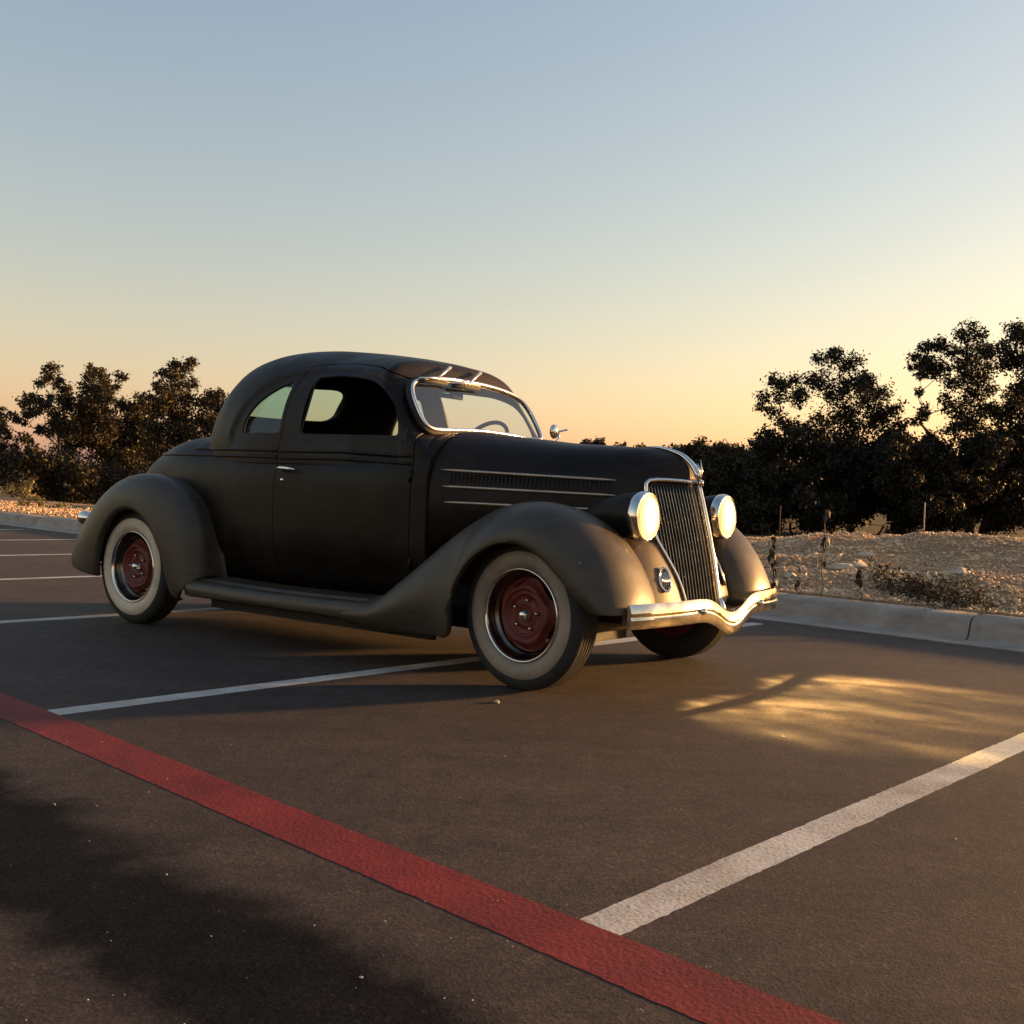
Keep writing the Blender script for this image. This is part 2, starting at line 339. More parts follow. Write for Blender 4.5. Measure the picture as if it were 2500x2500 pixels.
def asphalt_mat():
    m, t, b = new_mat('asphalt')
    tc = t.nodes.new('ShaderNodeTexCoord')
    def tex(typ, **k):
        n = N(t, typ, **k); t.links.new(tc.outputs['Object'], n.inputs['Vector']); return n
    big = tex('ShaderNodeTexNoise', Scale=.55, Detail=5.0, Roughness=.55)
    mid = tex('ShaderNodeTexNoise', Scale=9.0, Detail=8.0, Roughness=.7)
    agg = tex('ShaderNodeTexVoronoi', Scale=140.0); agg2 = tex('ShaderNodeTexVoronoi', Scale=110.0)
    fine = tex('ShaderNodeTexNoise', Scale=260.0, Detail=3.0)
    c = ramp(t, big.outputs[0], [(.3, (.034, .0235, .0190)), (.5, (.046, .0315, .0255)), (.7, (.060, .0415, .0330))])
    c2 = ramp(t, agg.outputs['Color'], [(.0, (.42, .42, .43)), (.5, (.85, .85, .85)), (.82, (1.35, 1.3, 1.25)), (.93, (1.7, 1.6, 1.5)), (1., (3.4, 3.2, 2.9))])
    mx = N(t, 'ShaderNodeMix', data_type='RGBA', blend_type='MULTIPLY'); mx.inputs[0].default_value = .85
    t.links.new(c, mx.inputs[6]); t.links.new(c2, mx.inputs[7])
    wear = tex('ShaderNodeTexNoise', Scale=2.4, Detail=9.0, Roughness=.68)
    mpw = N(t, 'ShaderNodeMapping'); mpw.inputs['Rotation'].default_value = (0, 0, -LY); mpw.inputs['Scale'].default_value = (.35, 1.6, 1); t.links.new(tc.outputs['Object'], mpw.inputs[0]); t.links.new(mpw.outputs[0], wear.inputs['Vector'])
    cw = ramp(t, wear.outputs[0], [(.30, (.62, .62, .64)), (.48, (1, 1, 1)), (.68, (1.32, 1.28, 1.22))])
    c3 = ramp(t, mid.outputs[0], [(.35, (.72, .72, .72)), (.65, (1.22, 1.22, 1.22))])
    mw = N(t, 'ShaderNodeMix', data_type='RGBA', blend_type='MULTIPLY'); mw.inputs[0].default_value = .9; t.links.new(c3, mw.inputs[6]); t.links.new(cw, mw.inputs[7]); c3 = mw.outputs[2]
    m3 = N(t, 'ShaderNodeMix', data_type='RGBA', blend_type='MULTIPLY'); m3.inputs[0].default_value = .9
    t.links.new(mx.outputs[2], m3.inputs[6]); t.links.new(c3, m3.inputs[7]); 
    # darker, bluer strip that runs along the driving lane beside the red line, with blotchy edges
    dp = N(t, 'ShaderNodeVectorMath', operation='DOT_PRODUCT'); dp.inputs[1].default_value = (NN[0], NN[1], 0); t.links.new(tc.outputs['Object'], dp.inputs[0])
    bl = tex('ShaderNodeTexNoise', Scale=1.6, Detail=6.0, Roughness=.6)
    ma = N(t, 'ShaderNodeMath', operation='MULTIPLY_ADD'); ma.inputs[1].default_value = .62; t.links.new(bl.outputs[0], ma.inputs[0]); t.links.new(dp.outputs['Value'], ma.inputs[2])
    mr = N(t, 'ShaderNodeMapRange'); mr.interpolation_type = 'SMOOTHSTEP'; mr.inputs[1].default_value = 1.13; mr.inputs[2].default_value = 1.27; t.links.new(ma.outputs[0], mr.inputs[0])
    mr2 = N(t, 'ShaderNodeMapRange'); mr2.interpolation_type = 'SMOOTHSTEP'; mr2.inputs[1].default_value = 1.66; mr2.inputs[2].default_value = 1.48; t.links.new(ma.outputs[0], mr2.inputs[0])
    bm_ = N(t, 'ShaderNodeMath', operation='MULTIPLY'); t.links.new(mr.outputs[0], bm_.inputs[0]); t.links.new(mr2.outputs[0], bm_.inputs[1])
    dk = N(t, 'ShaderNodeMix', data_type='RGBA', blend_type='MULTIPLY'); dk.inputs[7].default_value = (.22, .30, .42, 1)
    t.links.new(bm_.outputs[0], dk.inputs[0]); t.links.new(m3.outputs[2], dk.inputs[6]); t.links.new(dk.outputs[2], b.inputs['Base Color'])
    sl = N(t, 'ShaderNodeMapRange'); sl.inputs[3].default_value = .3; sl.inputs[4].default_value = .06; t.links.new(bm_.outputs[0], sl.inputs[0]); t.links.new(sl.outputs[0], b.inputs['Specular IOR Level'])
    b.inputs['Roughness'].default_value = .82
    prev = None
    for src, d in ((agg2.outputs['Distance'], .0002), (agg.outputs['Distance'], .0004), (fine.outputs[0], .0006), (mid.outputs[0], .0003), (big.outputs[0], .008)):
        bp = N(t, 'ShaderNodeBump', Strength=1.0, Distance=d); t.links.new(src, bp.inputs['Height'])
        if prev: t.links.new(prev.outputs[0], bp.inputs['Normal'])
        prev = bp
    t.links.new(prev.outputs[0], b.inputs['Normal']); return m
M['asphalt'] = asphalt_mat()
def lot_sheet(name, u0, u1, v0, v1, z, mat, parent=None):
    V = [lot(u0, v0, z), lot(u1, v0, z), lot(u1, v1, z), lot(u0, v1, z)]
    return mesh(name, V, [(0, 1, 2, 3)], mat, parent, smooth=False)
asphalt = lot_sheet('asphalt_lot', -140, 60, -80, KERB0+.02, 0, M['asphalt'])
tag(asphalt, 'dark worn asphalt of the car park', 'car park', kind='structure')
def paint_mat(name, c1, c2, gap=.40):
    m, t, b = new_mat(name)
    tc = t.nodes.new('ShaderNodeTexCoord')
    def tex(typ, **k):
        n = N(t, typ, **k); t.links.new(tc.outputs['Object'], n.inputs['Vector']); return n
    n1 = tex('ShaderNodeTexNoise', Scale=4.0, Detail=8.0, Roughness=.7); n2 = tex('ShaderNodeTexNoise', Scale=95.0, Detail=5.0, Roughness=.75)
    v = tex('ShaderNodeTexVoronoi', Scale=85.0)
    c = ramp(t, n1.outputs[0], [(.3, c1), (.65, c2)])
    pit = ramp(t, n2.outputs[0], [(gap-.04, (.22, .2, .19)), (gap+.06, (1, 1, 1))])
    mx = N(t, 'ShaderNodeMix', data_type='RGBA', blend_type='MULTIPLY'); mx.inputs[0].default_value = .8
    t.links.new(c, mx.inputs[6]); t.links.new(pit, mx.inputs[7]); t.links.new(mx.outputs[2], b.inputs['Base Color'])
    n3 = tex('ShaderNodeTexNoise', Scale=2.2, Detail=9.0, Roughness=.72); dirt = ramp(t, n3.outputs[0], [(.40, (1, 1, 1)), (.62, (.62, .57, .52)), (.74, (.35, .31, .28))])
    m4 = N(t, 'ShaderNodeMix', data_type='RGBA', blend_type='MULTIPLY'); m4.inputs[0].default_value = .85; t.links.new(mx.outputs[2], m4.inputs[6]); t.links.new(dirt, m4.inputs[7]); t.links.new(m4.outputs[2], b.inputs['Base Color'])
    b.inputs['Roughness'].default_value = .7; b.inputs['Specular IOR Level'].default_value = .3
    bp = N(t, 'ShaderNodeBump', Strength=1.0, Distance=.0008); t.links.new(v.outputs['Distance'], bp.inputs['Height'])
    bp2 = N(t, 'ShaderNodeBump', Strength=1.0, Distance=.0009); t.links.new(n2.outputs[0], bp2.inputs['Height']); t.links.new(bp.outputs[0], bp2.inputs['Normal'])
    t.links.new(bp2.outputs[0], b.inputs['Normal']); return m
M['wpaint'] = paint_mat('white_line_paint', (.42, .39, .35), (.60, .57, .52))
M['rpaint'] = paint_mat('red_line_paint', (.140, .011, .010), (.215, .019, .017), gap=.37)
def stripe(name, a0, a1, b0, b1, along, z, mat, step=.018):
    """painted stripe with ragged edges; along 'u' or 'v' from a0..a1, width b0..b1"""
    n = int(min(1600, (a1-a0)/step)); a = np.linspace(a0, a1, n)
    def rag(s):
        r = np.random.default_rng(s); e = r.normal(0, .0011, n); k = np.convolve(r.normal(0, 1, n), np.ones(9)/9, 'same')*.0018
        return e+k
    A = np.stack([a, b0+rag(int(abs(a0*97)+3))], -1); B = np.stack([a, b1+rag(int(abs(a0*31)+8))], -1)
    V = [lot(*(q if along == 'u' else q[::-1]), z) for q in np.concatenate([A, B])]
    F = [(i, i+1, n+i+1, n+i) if along == 'u' else (i, n+i, n+i+1, i+1) for i in range(n-1)]
    return mesh(name, V, F, mat, asphalt, smooth=False)
stripe('red_line', -26, 4, RED0-.175, RED0, 'u', .0010, M['rpaint'])
stripe('red_line', -60, -26, RED0-.175, RED0, 'u', .0010, M['rpaint'], .2)
for k in range(-1, 11):
    u = -(LINE0+k*LW)
    if k == -1 or k > 9: pass
    stripe('white_line', RED0-.002, KERB0-.25, u+(.0 if k == 0 else -.055), u+.108+(.0 if k == 0 else -.055), 'v', .0007, M['wpaint'])
# ------------------------------------------------------------------ kerb and gutter
M['concrete'] = mottled('kerb_concrete', (.24, .20, .16), (.34, .29, .235), 4, (.8, .9), c3=(.40, .345, .285), bump=.003, bscale=70, spec=.25, dust=((.16, .12, .085), 3.0, .7))
def kerb_profile():
    return np.array([(-.03, -.05), (-.03, .006), (0, .009), (.26, .003), (.305, .014), (.330, .05), (.345, .105), (.365, .135), (.40, .152), (.54, .160), (.565, .152), (.575, .12), (.575, -.05)])
kerb = empty('kerb', lot(-8, KERB0+.2, 0)); tag(kerb, 'pale concrete kerb with gutter along the edge of the car park', 'kerb', kind='structure')
kp = kerb_profile()
joints = [-2.62+2.96*k for k in range(5, -16, -1)]
for k in range(len(joints)-1):
    u1, u0 = joints[k]-.006, joints[k+1]+.006
    rings = []
    for s, ins in ((u0, .012), (u0+.012, 0), ((u0+u1)/2, 0), (u1-.012, 0), (u1, .012)):
        q = kp.copy(); q[1:-1, 1] -= ins*.7; q[0:3, 0] += 0; 
        c = q.mean(0); 
        rings.append([lot(s, KERB0+a, z) for a, z in q])
    V, F = loft(rings, True, True, flip=False)
    o = mesh('kerb_section', V, F, M['concrete'], kerb, smooth=True, sharp=50)
    o.matrix_parent_inverse = kerb.matrix_basis.inverted() if False else Matrix.Translation(-Vector(lot(-8, KERB0+.2, 0)))
# ------------------------------------------------------------------ the coupe (car frame: x forward, y left, z up; front axle at x=0)
CAR_X, CAR_Y, CAR_A = 0.5087, 5.2868, -0.63714
WB = 2.845; RT = .3333
car = empty('vintage_coupe', (CAR_X, CAR_Y, 0), CAR_A)
tag(car, 'matte dark brown 1930s coupe with wide whitewall tyres, red wheels and lit headlights', 'car')

# ---- lower body tub (closed loft of superelliptic sections)
TX  = [-3.545, -3.53, -3.49, -3.42, -3.31, -3.16, -2.98, -2.7, -2.4, -2.0, -1.6, -1.2, -.9, -.80, -.728]
TW  = [.12, .22, .31, .38, .445, .505, .555, .610, .645, .680, .685, .675, .640, .612, .588]
TT  = [.62, .74, .85, .935, 1.020, 1.090, 1.140, 1.150, 1.10, 1.08, 1.08, 1.09, 1.13, 1.165, 1.165]
TB  = [.56, .50, .45, .41, .37, .33, .30, .285, .28, .28, .28, .28, .28, .29, .30]
TM  = [.60, .62, .66, .69, .72, .74, .76, .78, .80, .80, .80, .80, .80, .80, .80]
TN  = [2.2, 2.3, 2.4, 2.5, 2.6, 2.7, 2.9, 3.6, 5.0, 6.0, 6.0, 6.0, 5.5, 5.0, 4.6]
def tub_ring(x, off, n=88):
    W, T, B, Md, Ne = (interp(x, TX, q) for q in (TW, TT, TB, TM, TN))
    a = np.linspace(0, 2*pi, n, endpoint=False); c, s = np.cos(a), np.sin(a)
    y = (W-off)*np.sign(c)*np.abs(c)**(2/np.where(s > 0, Ne, 5.5))
    z = np.where(s > 0, Md+(T-off-Md)*np.abs(s)**(2/np.where(s > 0, np.minimum(Ne, 3.2), 4.5)), Md-(Md-B-off)*np.abs(s)**(2/4.5))
    # gentle tuck-under of the sill
    y = y*(1-.06*smoothstep(.62, .30, z))
    return np.stack([np.full(n, x), y, z], -1)
def tub(off):
    xs = np.unique(np.concatenate([np.linspace(-3.545, -3.36, 14), np.linspace(-3.36, -.728, 68)]).round(4))
    if off: xs = xs[(xs > -3.48) & (xs < -.765)]
    return loft([tub_ring(x, off) for x in xs])
# ---- greenhouse
GX = [-2.775, -2.757, -2.715, -2.65, -2.57, -2.48, -2.37, -2.225, -2.05, -1.85, -1.66, -1.45, -1.26, -1.12, -1.05, -1.005, -.93, -.84, -.79, -.735]
GNy = [2.25, 2.25, 2.25, 2.25, 2.25, 2.25, 2.25, 2.25, 2.25, 2.25, 2.3, 2.4, 2.7, 3.4, 4.0, 4.2, 4.2, 4.0, 4, 4]
GT = [1.10, 1.185, 1.275, 1.395, 1.500, 1.570, 1.620, 1.652, 1.666, 1.664, 1.648, 1.625, 1.598, 1.571, 1.540, 1.467, 1.338, 1.19, 1.14, 1.06]
GW = [.05, .17, .275, .385, .475, .540, .592, .628, .650, .660, .662, .658, .650, .638, .630, .625, .618, .606, .592, .56]
GP = [2.0, 2.0, 2.0, 2.1, 2.2, 2.3, 2.5, 2.7, 2.8, 2.8, 2.9, 3.2, 3.7, 4.4, 5.2, 6.0, 7.0, 7.0, 6.0, 5.0]
GB = .98
RECESS = catmull([(-2.19, 1.10), (-2.155, 1.23), (-2.06, 1.36), (-1.90, 1.455), (-1.66, 1.498), (-1.40, 1.500), (-1.15, 1.463), (-1.02, 1.415), (-.935, 1.345), (-.88, 1.25), (-.865, 1.13), (-.90, 1.092), (-1.5, 1.092), (-2.15, 1.08)], 90, True)
def in_dist(px, pz, poly):
    """signed distance: positive inside"""
    a = poly; b = np.roll(poly, -1, 0)
    p = np.stack([px, pz], -1)[:, None, :]; ab = (b-a)[None]; t = np.clip(((p-a)*ab).sum(-1)/((ab**2).sum(-1)+1e-12), 0, 1)
    d = np.sqrt((((p-a)-t[..., None]*ab)**2).sum(-1)).min(1)
    cond = (a[None, :, 1] > pz[:, None]) != (b[None, :, 1] > pz[:, None])
    xin = (b-a)[None, :, 0]*(pz[:, None]-a[None, :, 1])/((b-a)[None, :, 1]+1e-12)+a[None, :, 0]
    ins = (cond & (px[:, None] < xin)).sum(1) % 2 == 1
    return np.where(ins, d, -d)
def green_ring(x, off, n=96):
    W, T, Pn = (interp(x, GX, q) for q in (GW, GT, GP))
    T = max(T-off, GB+.03); W = max(W-off, .01)
    h = n-8; a = np.linspace(0, pi, h); c, s = np.cos(a), np.sin(a)
    y = W*np.sign(c)*np.abs(c)**(2/interp(x, GX, GNy)); z = GB+(T-GB)*np.abs(s)**(2/Pn)
    # squarer side: p exponent handled on z ; small tumblehome
    y = y*(1-.03*smoothstep(1.02, 1.5, z))
    if not off:
        d = in_dist(np.full(h, x), z, RECESS); k = smoothstep(-.004, .016, d)
        y = y-np.sign(y)*.016*k*smoothstep(.25, .42, np.abs(y))
    yb = np.linspace(y[-1], y[0], 10)[1:-1]
    y = np.concatenate([y, yb]); z = np.concatenate([z, np.full(8, GB)])
    return np.stack([np.full(len(y), x), y, z], -1)
def green(off):
    xs = np.unique(np.concatenate([np.linspace(-2.775, -2.64, 14), np.linspace(-2.64, -2.2, 26), np.linspace(-2.2, -1.06, 76), np.linspace(-1.06, -.735, 34)]).round(4))
    if off: xs = xs[(xs > -2.73) & (xs < -.775)]
    return loft([green_ring(x, off) for x in xs])
shell = mesh('body', *tub(0), M['body'])
g1 = mesh('tmp', *green(0), M['body']); t2 = mesh('tmp', *tub(.03), M['body']); g2 = mesh('tmp', *green(.03), M['body'])
for o in (shell, g1, t2, g2):                       # consistent outward normals
    import bmesh
    bm = bmesh.new(); bm.from_mesh(o.data); bmesh.ops.recalc_face_normals(bm, faces=bm.faces); bm.to_mesh(o.data); bm.free()
boolean(shell, g1, 'UNION'); boolean(t2, g2, 'UNION'); boolean(shell, t2, 'DIFFERENCE'); kill(g1, t2, g2)
def prism_y(out, y0, y1):
    A = [(x, y0, z) for x, z in out]; B = [(x, y1, z) for x, z in out]
    V, F = loft([A, B]); o = mesh('tmp', V, F)
    bm = bmesh.new(); bm.from_mesh(o.data); bmesh.ops.recalc_face_normals(bm, faces=bm.faces); bm.to_mesh(o.data); bm.free(); return o
def prism_dir(pts, d, l0, l1):
    pts = np.asarray(pts); d = np.asarray(d)
    V, F = loft([pts+d*l0, pts+d*l1]); o = mesh('tmp', V, F)
    bm = bmesh.new(); bm.from_mesh(o.data); bmesh.ops.recalc_face_normals(bm, faces=bm.faces); bm.to_mesh(o.data); bm.free(); return o
def rounded(pts, r=.03, k=6):
    """round the corners of a polygon"""
    pts = [np.array(q, float) for q in pts]; out = []
    for i, q in enumerate(pts):
        a = pts[i-1]-q; b = pts[(i+1) % len(pts)]-q; la, lb = np.linalg.norm(a), np.linalg.norm(b)
        rr = min(r if np.isscalar(r) else r[i], la*.45, lb*.45); p0 = q+a/la*rr; p1 = q+b/lb*rr
        for t in np.linspace(0, 1, k): out.append((1-t)**2*p0+2*t*(1-t)*q+t*t*p1)
    return np.array(out)
DWIN = rounded([(-1.595, 1.135), (-1.610, 1.455), (-1.42, 1.462), (-1.18, 1.432), (-1.06, 1.385), (-.965, 1.29), (-.925, 1.19), (-.92, 1.128)], [.035, .045, .15, .12, .08, .08, .05, .045])
QWIN = rounded([(-1.760, 1.14), (-1.770, 1.440), (-1.90, 1.395), (-2.02, 1.315), (-2.085, 1.22), (-2.095, 1.14)], [.03, .03, .09, .09, .06, .05])
DOOR = rounded([(-1.735, .335), (-.812, .335), (-.812, 1.12), (-.86, 1.26), (-.925, 1.372), (-1.02, 1.452), (-1.17, 1.500), (-1.42, 1.532), (-1.71, 1.528), (-1.735, 1.40)], [.03, .03, .10, .10, .08, .08, .12, .14, .03, .03])
# windshield plane: base (x -.835, z 1.19) to top (x -.972, z 1.486)
WS0 = np.array([-.825, 0, 1.170]); WSU = np.array([-.168, 0, .277]); WSU /= np.linalg.norm(WSU)
WSN = np.array([WSU[2], 0, -WSU[0]])
_h = [(.0, .018), (.20, .012), (.40, -.002), (.478, .004), (.505, .035), (.512, .11), (.500, .205), (.455, .268), (.36, .300), (.20, .322)]
ws_out2 = catmull(_h+[(0, .328)]+[(-a, b) for a, b in _h[:0:-1]], 72, True)
def ws_pts(scale=0., push=0.):
    q = ws_out2.copy(); c = np.array([0, .16]); 
    nrm = np.array([((p-c)/np.abs(np.array([.52, .165]))) for p in q]); nrm = nrm/np.linalg.norm(nrm, axis=1)[:, None]
    q = q+nrm*scale
    return np.array([WS0+np.array([0, a, 0])+WSU*b+WSN*push for a, b in q])
wscut = prism_dir(ws_pts(), WSN, -.16, .25)
boolean(shell, wscut, 'DIFFERENCE'); kill(wscut)
rw = rounded([(-.46, 1.29), (.46, 1.29), (.43, 1.49), (-.43, 1.49)], .07)
rcut = prism_dir(np.array([(-3.2, a, b) for a, b in rw]), (1, 0, 0), 0, 1.0); boolean(shell, rcut, 'DIFFERENCE'); kill(rcut)
panes = {}
for s in (-1, 1):
    for w in (DWIN, QWIN):
        c = prism_y(w, s*.40, s*.9); boolean(shell, c, 'DIFFERENCE'); kill(c)
doors = {}
for s in (-1, 1):
    c = prism_y(DOOR, s*.42, s*.9); d = dup(shell, 'door'); boolean(d, c, 'INTERSECT'); kill(c)
    cc = DOOR.mean(0); grow = DOOR+(DOOR-cc)/np.linalg.norm(DOOR-cc, axis=1)[:, None]*.006
    c = prism_y(grow, s*.42, s*.9); boolean(shell, c, 'DIFFERENCE'); kill(c); doors[s] = d
shell.parent = car; smooth(shell, 32)
def greeny(x, z, off=0.):
    """half-width of the upper body at (x, z)"""
    r = green_ring(x, 0, 400)[:392]; m = r[:, 1] > 0; zz = r[m, 2]; yy = r[m, 1]; i = np.argsort(zz); return np.interp(z, zz[i], yy[i])-off
def tuby(x, z):
    r = tub_ring(x, 0, 720); m = r[:, 1] >= 0; zz = r[m, 2]; yy = r[m, 1]
    k = np.abs(zz-z) < .02
    i = np.argsort(zz); return np.interp(z, zz[i], yy[i])
def pane(name, out, s, parent, inset=.016):
    big = np.asarray(out); c = big.mean(0); big = c+(big-c)*1.05
    xs = np.linspace(big[:, 0].min(), big[:, 0].max(), 10); z0, z1 = big[:, 1].min(), big[:, 1].max()
    # slightly bowed pane: use a straight line between the body width at bottom and top
    ring = []
    for x, z in big:
        t = (z-z0)/(z1-z0); yb = greeny(np.clip(x, -2.1, -.9), z0+.02); yt = greeny(np.clip(x, -2.1, -.9), min(z1, 1.44)-.02)
        ring.append((x, s*((yb*(1-t)+yt*t)-inset), z))
    return mesh(name, ring, [tuple(range(len(ring)))], M['glass'], parent, smooth=False)
for s in (-1, 1):
    d = doors[s]; d.parent = car; smooth(d, 32)
    q = pane('quarter_window', QWIN, s, car)
    for w_, par in ((DWIN, d), (QWIN, car)):
        V, F = tube([(x, s*(greeny(x, z)-.010), z) for x, z in w_], .0065, 6, closed=True); mesh('window_seal', V, F, M['rubber'], par)
    # door handle and lock
    y = s*(tuby(-1.65, .95)+.004)
    V, F = tube([(-1.700, y+s*.030, .951), (-1.66, y+s*.036, .953), (-1.60, y+s*.036, .950), (-1.555, y+s*.030, .946)], [.009, .011, .010, .005], 10, sx=.7)
    V2, F2 = lathe([(.001, 0), (.013, .002), (.016, .012), (.009, .028), (.009, .036)], 14, 'y'); V2 = np.array(V2)*[1, s, 1]+[-1.672, y-s*.004, .951]
    mesh('door_handle', *join((V, F), (V2, F2)), M['chrome'], d)
    V, F = lathe([(.0005, .016), (.006, .016), (.011, .012), (.013, .004), (.013, -.004)], 16, 'y'); V = np.array(V)*[1, s, 1]+[-1.675, y, .889]
    mesh('door_lock', V, F if s > 0 else [f[::-1] for f in F], M['chrome'], d)
    # hinges at the front edge
    for z in (.50, .93):
        yy = s*(tuby(-.812, z)+.004); V, F = tube([(-.812, yy, z-.03), (-.812, yy, z+.03)], .009, 8); mesh('hinge', V, F, M['body'], d)
    # belt moulding
    def side_y(x, z): return max(tuby(x, z), greeny(x, z) if (z > GB+.005 and x > -2.70) else 0)
    for dz, x0 in ((.008, -3.10), (.045, -2.60)):
        path = [(x, s*(side_y(x, 1.0+dz+.012*smoothstep(-1.2, -2.9, x)-.016*smoothstep(-1.3, -.75, x))+.002), 1.0+dz+.012*smoothstep(-1.2, -2.9, x)-.016*smoothstep(-1.3, -.75, x)) for x in np.linspace(x0, -1.74, 40)]
        V, F = tube(path, .008, 8, sx=.7, up=(0, 0, 1)); mesh('belt_moulding', V, F, M['body'], car)
        path = [(x, s*(side_y(x, 1.0+dz-.016*smoothstep(-1.3, -.75, x))+.002), 1.0+dz-.016*smoothstep(-1.3, -.75, x)) for x in np.linspace(-1.728, -.822, 26)]
        V, F = tube(path, .008, 8, sx=.7, up=(0, 0, 1)); mesh('belt_moulding', V, F, M['body'], d)
# windshield frame, glass, divider-free
fr = ws_pts(.006, .020); V, F = tube(fr, .0108, 10, closed=True); o = mesh('windshield_frame', V, F, M['frame'], car)
fr2 = ws_pts(.022, .004); V, F = tube(fr2, .012, 8, closed=True); mesh('windshield_gasket', V, F, M['under'], o)
gl = ws_pts(.004, .014); mesh('windshield', gl, [tuple(range(len(gl)))], M['wglass'], car, smooth=False)
def back_x(y, z):
    xs = np.linspace(-2.77, -2.15, 63); w = [greeny(x, z) if interp(x, GX, GT) > z else 0 for x in xs]
    return np.interp(abs(y), np.maximum.accumulate(w), xs)
V, F = loft([[(back_x(y, z)+.024, y, z) for y in np.linspace(-.452, .452, 13)] for z in np.linspace(1.275, 1.495, 6)], False, False); mesh('rear_window', V, F, M['glass'], car)
# wipers hang from the header
for ya, yb, yc, yd in ((-.105, -.283, -.43, -.20), (.16, -.02, -.17, .075)):
    P_ = lambda a, b, n: WS0+np.array([0, a, 0])+WSU*b+WSN*n
    top = P_(ya, .405, .030); mid = P_(yb, .305, .052)
    V, F = tube([top, top*.5+mid*.5+WSN*.008, mid], [.010, .007, .005], 8); w = mesh('wiper', V, F, M['frame'], car)
    V, F = tube([P_(yc, .290, .042), P_((yc+yd)/2, .300, .050), P_(yd, .300, .042)], .006, 6); mesh('wiper_frame', V, F, M['frame'], w)
    V, F = tube([P_(yc, .277, .034), P_((yc+yd)/2, .286, .036), P_(yd, .287, .034)], .010, 6, sx=.5); mesh('wiper_blade', V, F, M['rubber'], w)
# ---- interior
V, F = join(boxv(-1.98, -1.80, -.56, .56, .45, 1.02), boxv(-1.85, -1.35, -.56, .56, .38, .58)); o = mesh('seat', V, F, M['cloth'], car, smooth=True, sharp=30)
b_ = o.modifiers.new('bevel', 'BEVEL'); b_.width = .06; b_.segments = 4
V, F = join(boxv(-.99, -.80, -.54, .54, .86, 1.105)); o = mesh('dashboard', V, F, M['under'], car); b_ = o.modifiers.new('bevel', 'BEVEL'); b_.width = .04; b_.segments = 3
sw = np.array([-1.105, .30, 1.10]); ax = np.array([-.80, 0, .60]); ax /= np.linalg.norm(ax); e1 = np.array([0, 1., 0]); e2 = np.cross(ax, e1)
V, F = tube([sw+.205*(cos(t)*e1+sin(t)*e2) for t in np.linspace(0, 2*pi, 40, endpoint=False)], .012, 8, closed=True)
o = mesh('steering_wheel', V, F, M['under'], car)
sp = [tube([sw-ax*.04, sw+.2*(cos(t)*e1+sin(t)*e2)], .007, 6) for t in (pi/2, pi/2+2.1, pi/2-2.1)]+[tube([sw-ax*.02, sw-ax*.6], .02, 8)]
mesh('steering_column', *join(*sp), M['under'], o)
V, F = join(boxv(-1.09, -1.08, -.10, .10, 1.375, 1.425)); o = mesh('rear_view_mirror', V, F, M['chrome'], car)
V, F = tube([(-1.085, 0, 1.42), (-1.06, 0, 1.50)], .008, 8); mesh('mirror_stem', V, F, M['chrome'], o)
# side mirror on the far (driver) door
V, F = lathe([(.001, .022), (.024, .019), (.040, .009), (.044, 0), (.041, -.003), (.001, -.003)], 28, 'x'); V = np.array(V)+[-.925, .79, 1.245]
o = mesh('side_mirror', V, F, M['chrome'], car)
V, F = tube([(-.86, .61, 1.13), (-.85, .68, 1.16), (-.86, .75, 1.20), (-.89, .79, 1.245), (-.83, .80, 1.258)], [.008, .008, .007, .007, .006], 8); mesh('mirror_arm', V, F, M['chrome'], o)

# ---- hood
HX = [-.74, -.5, -.2, .1, .3, .38, .43, .452]
HW = [.580, .505, .415, .325, .268, .248, .236, .228]
HT = [1.178, 1.156, 1.128, 1.113, 1.092, 1.056, 1.004, .962]
HS = [.80, .80, .80, .80, .80, .80, .80, .80]
HN = [4.2, 3.7, 3.2, 2.9, 2.9, 3.2, 4.0, 5.0]
def hood_ring(t, n=90, lo=.58):
    W, T, S, Ne = (interp(t, HX, q) for q in (HW, HT, HS, HN)); k = smoothstep(-.25, .452, t)
    a = np.linspace(0, pi, n); c, s = np.cos(a), np.sin(a)
    y = W*np.sign(c)*np.abs(c)**(2/Ne); z = S+(T-S)*np.abs(s)**(2/2.3)
    y = np.concatenate([[W*.98], y, [-W*.98]]); z = np.concatenate([[lo], z, [lo]])
    crease = .006*np.exp(-(y/.02)**2)
    return np.stack([t-.72*np.abs(y)*k, y, z+crease*(smoothstep(-.74, .2, t))], -1)
hx = np.unique(np.concatenate([np.linspace(-.74, .28, 44), np.linspace(.28, .452, 26)]).round(4))
V, F = loft([hood_ring(t) for t in hx], closed=False, caps=False, flip=True)
hood = mesh('hood', V, F, M['body'], car, sharp=40); outward(hood, (-.2, 0, .7)); solid(hood, .012, -1)
def hoody(x, z):
    """hood half-width at (x, z) on the side"""
    best = None
    for t in np.linspace(-.74, .452, 120):
        r = hood_ring(t, 60); m = r[:, 1] > .02; i = np.argmin(np.abs(r[m, 2]-z)+10*(r[m, 2] < .7)); q = r[m][i]
        d = abs(q[0]-x)
        if best is None or d < best[0]: best = (d, q[1])
    return best[1]
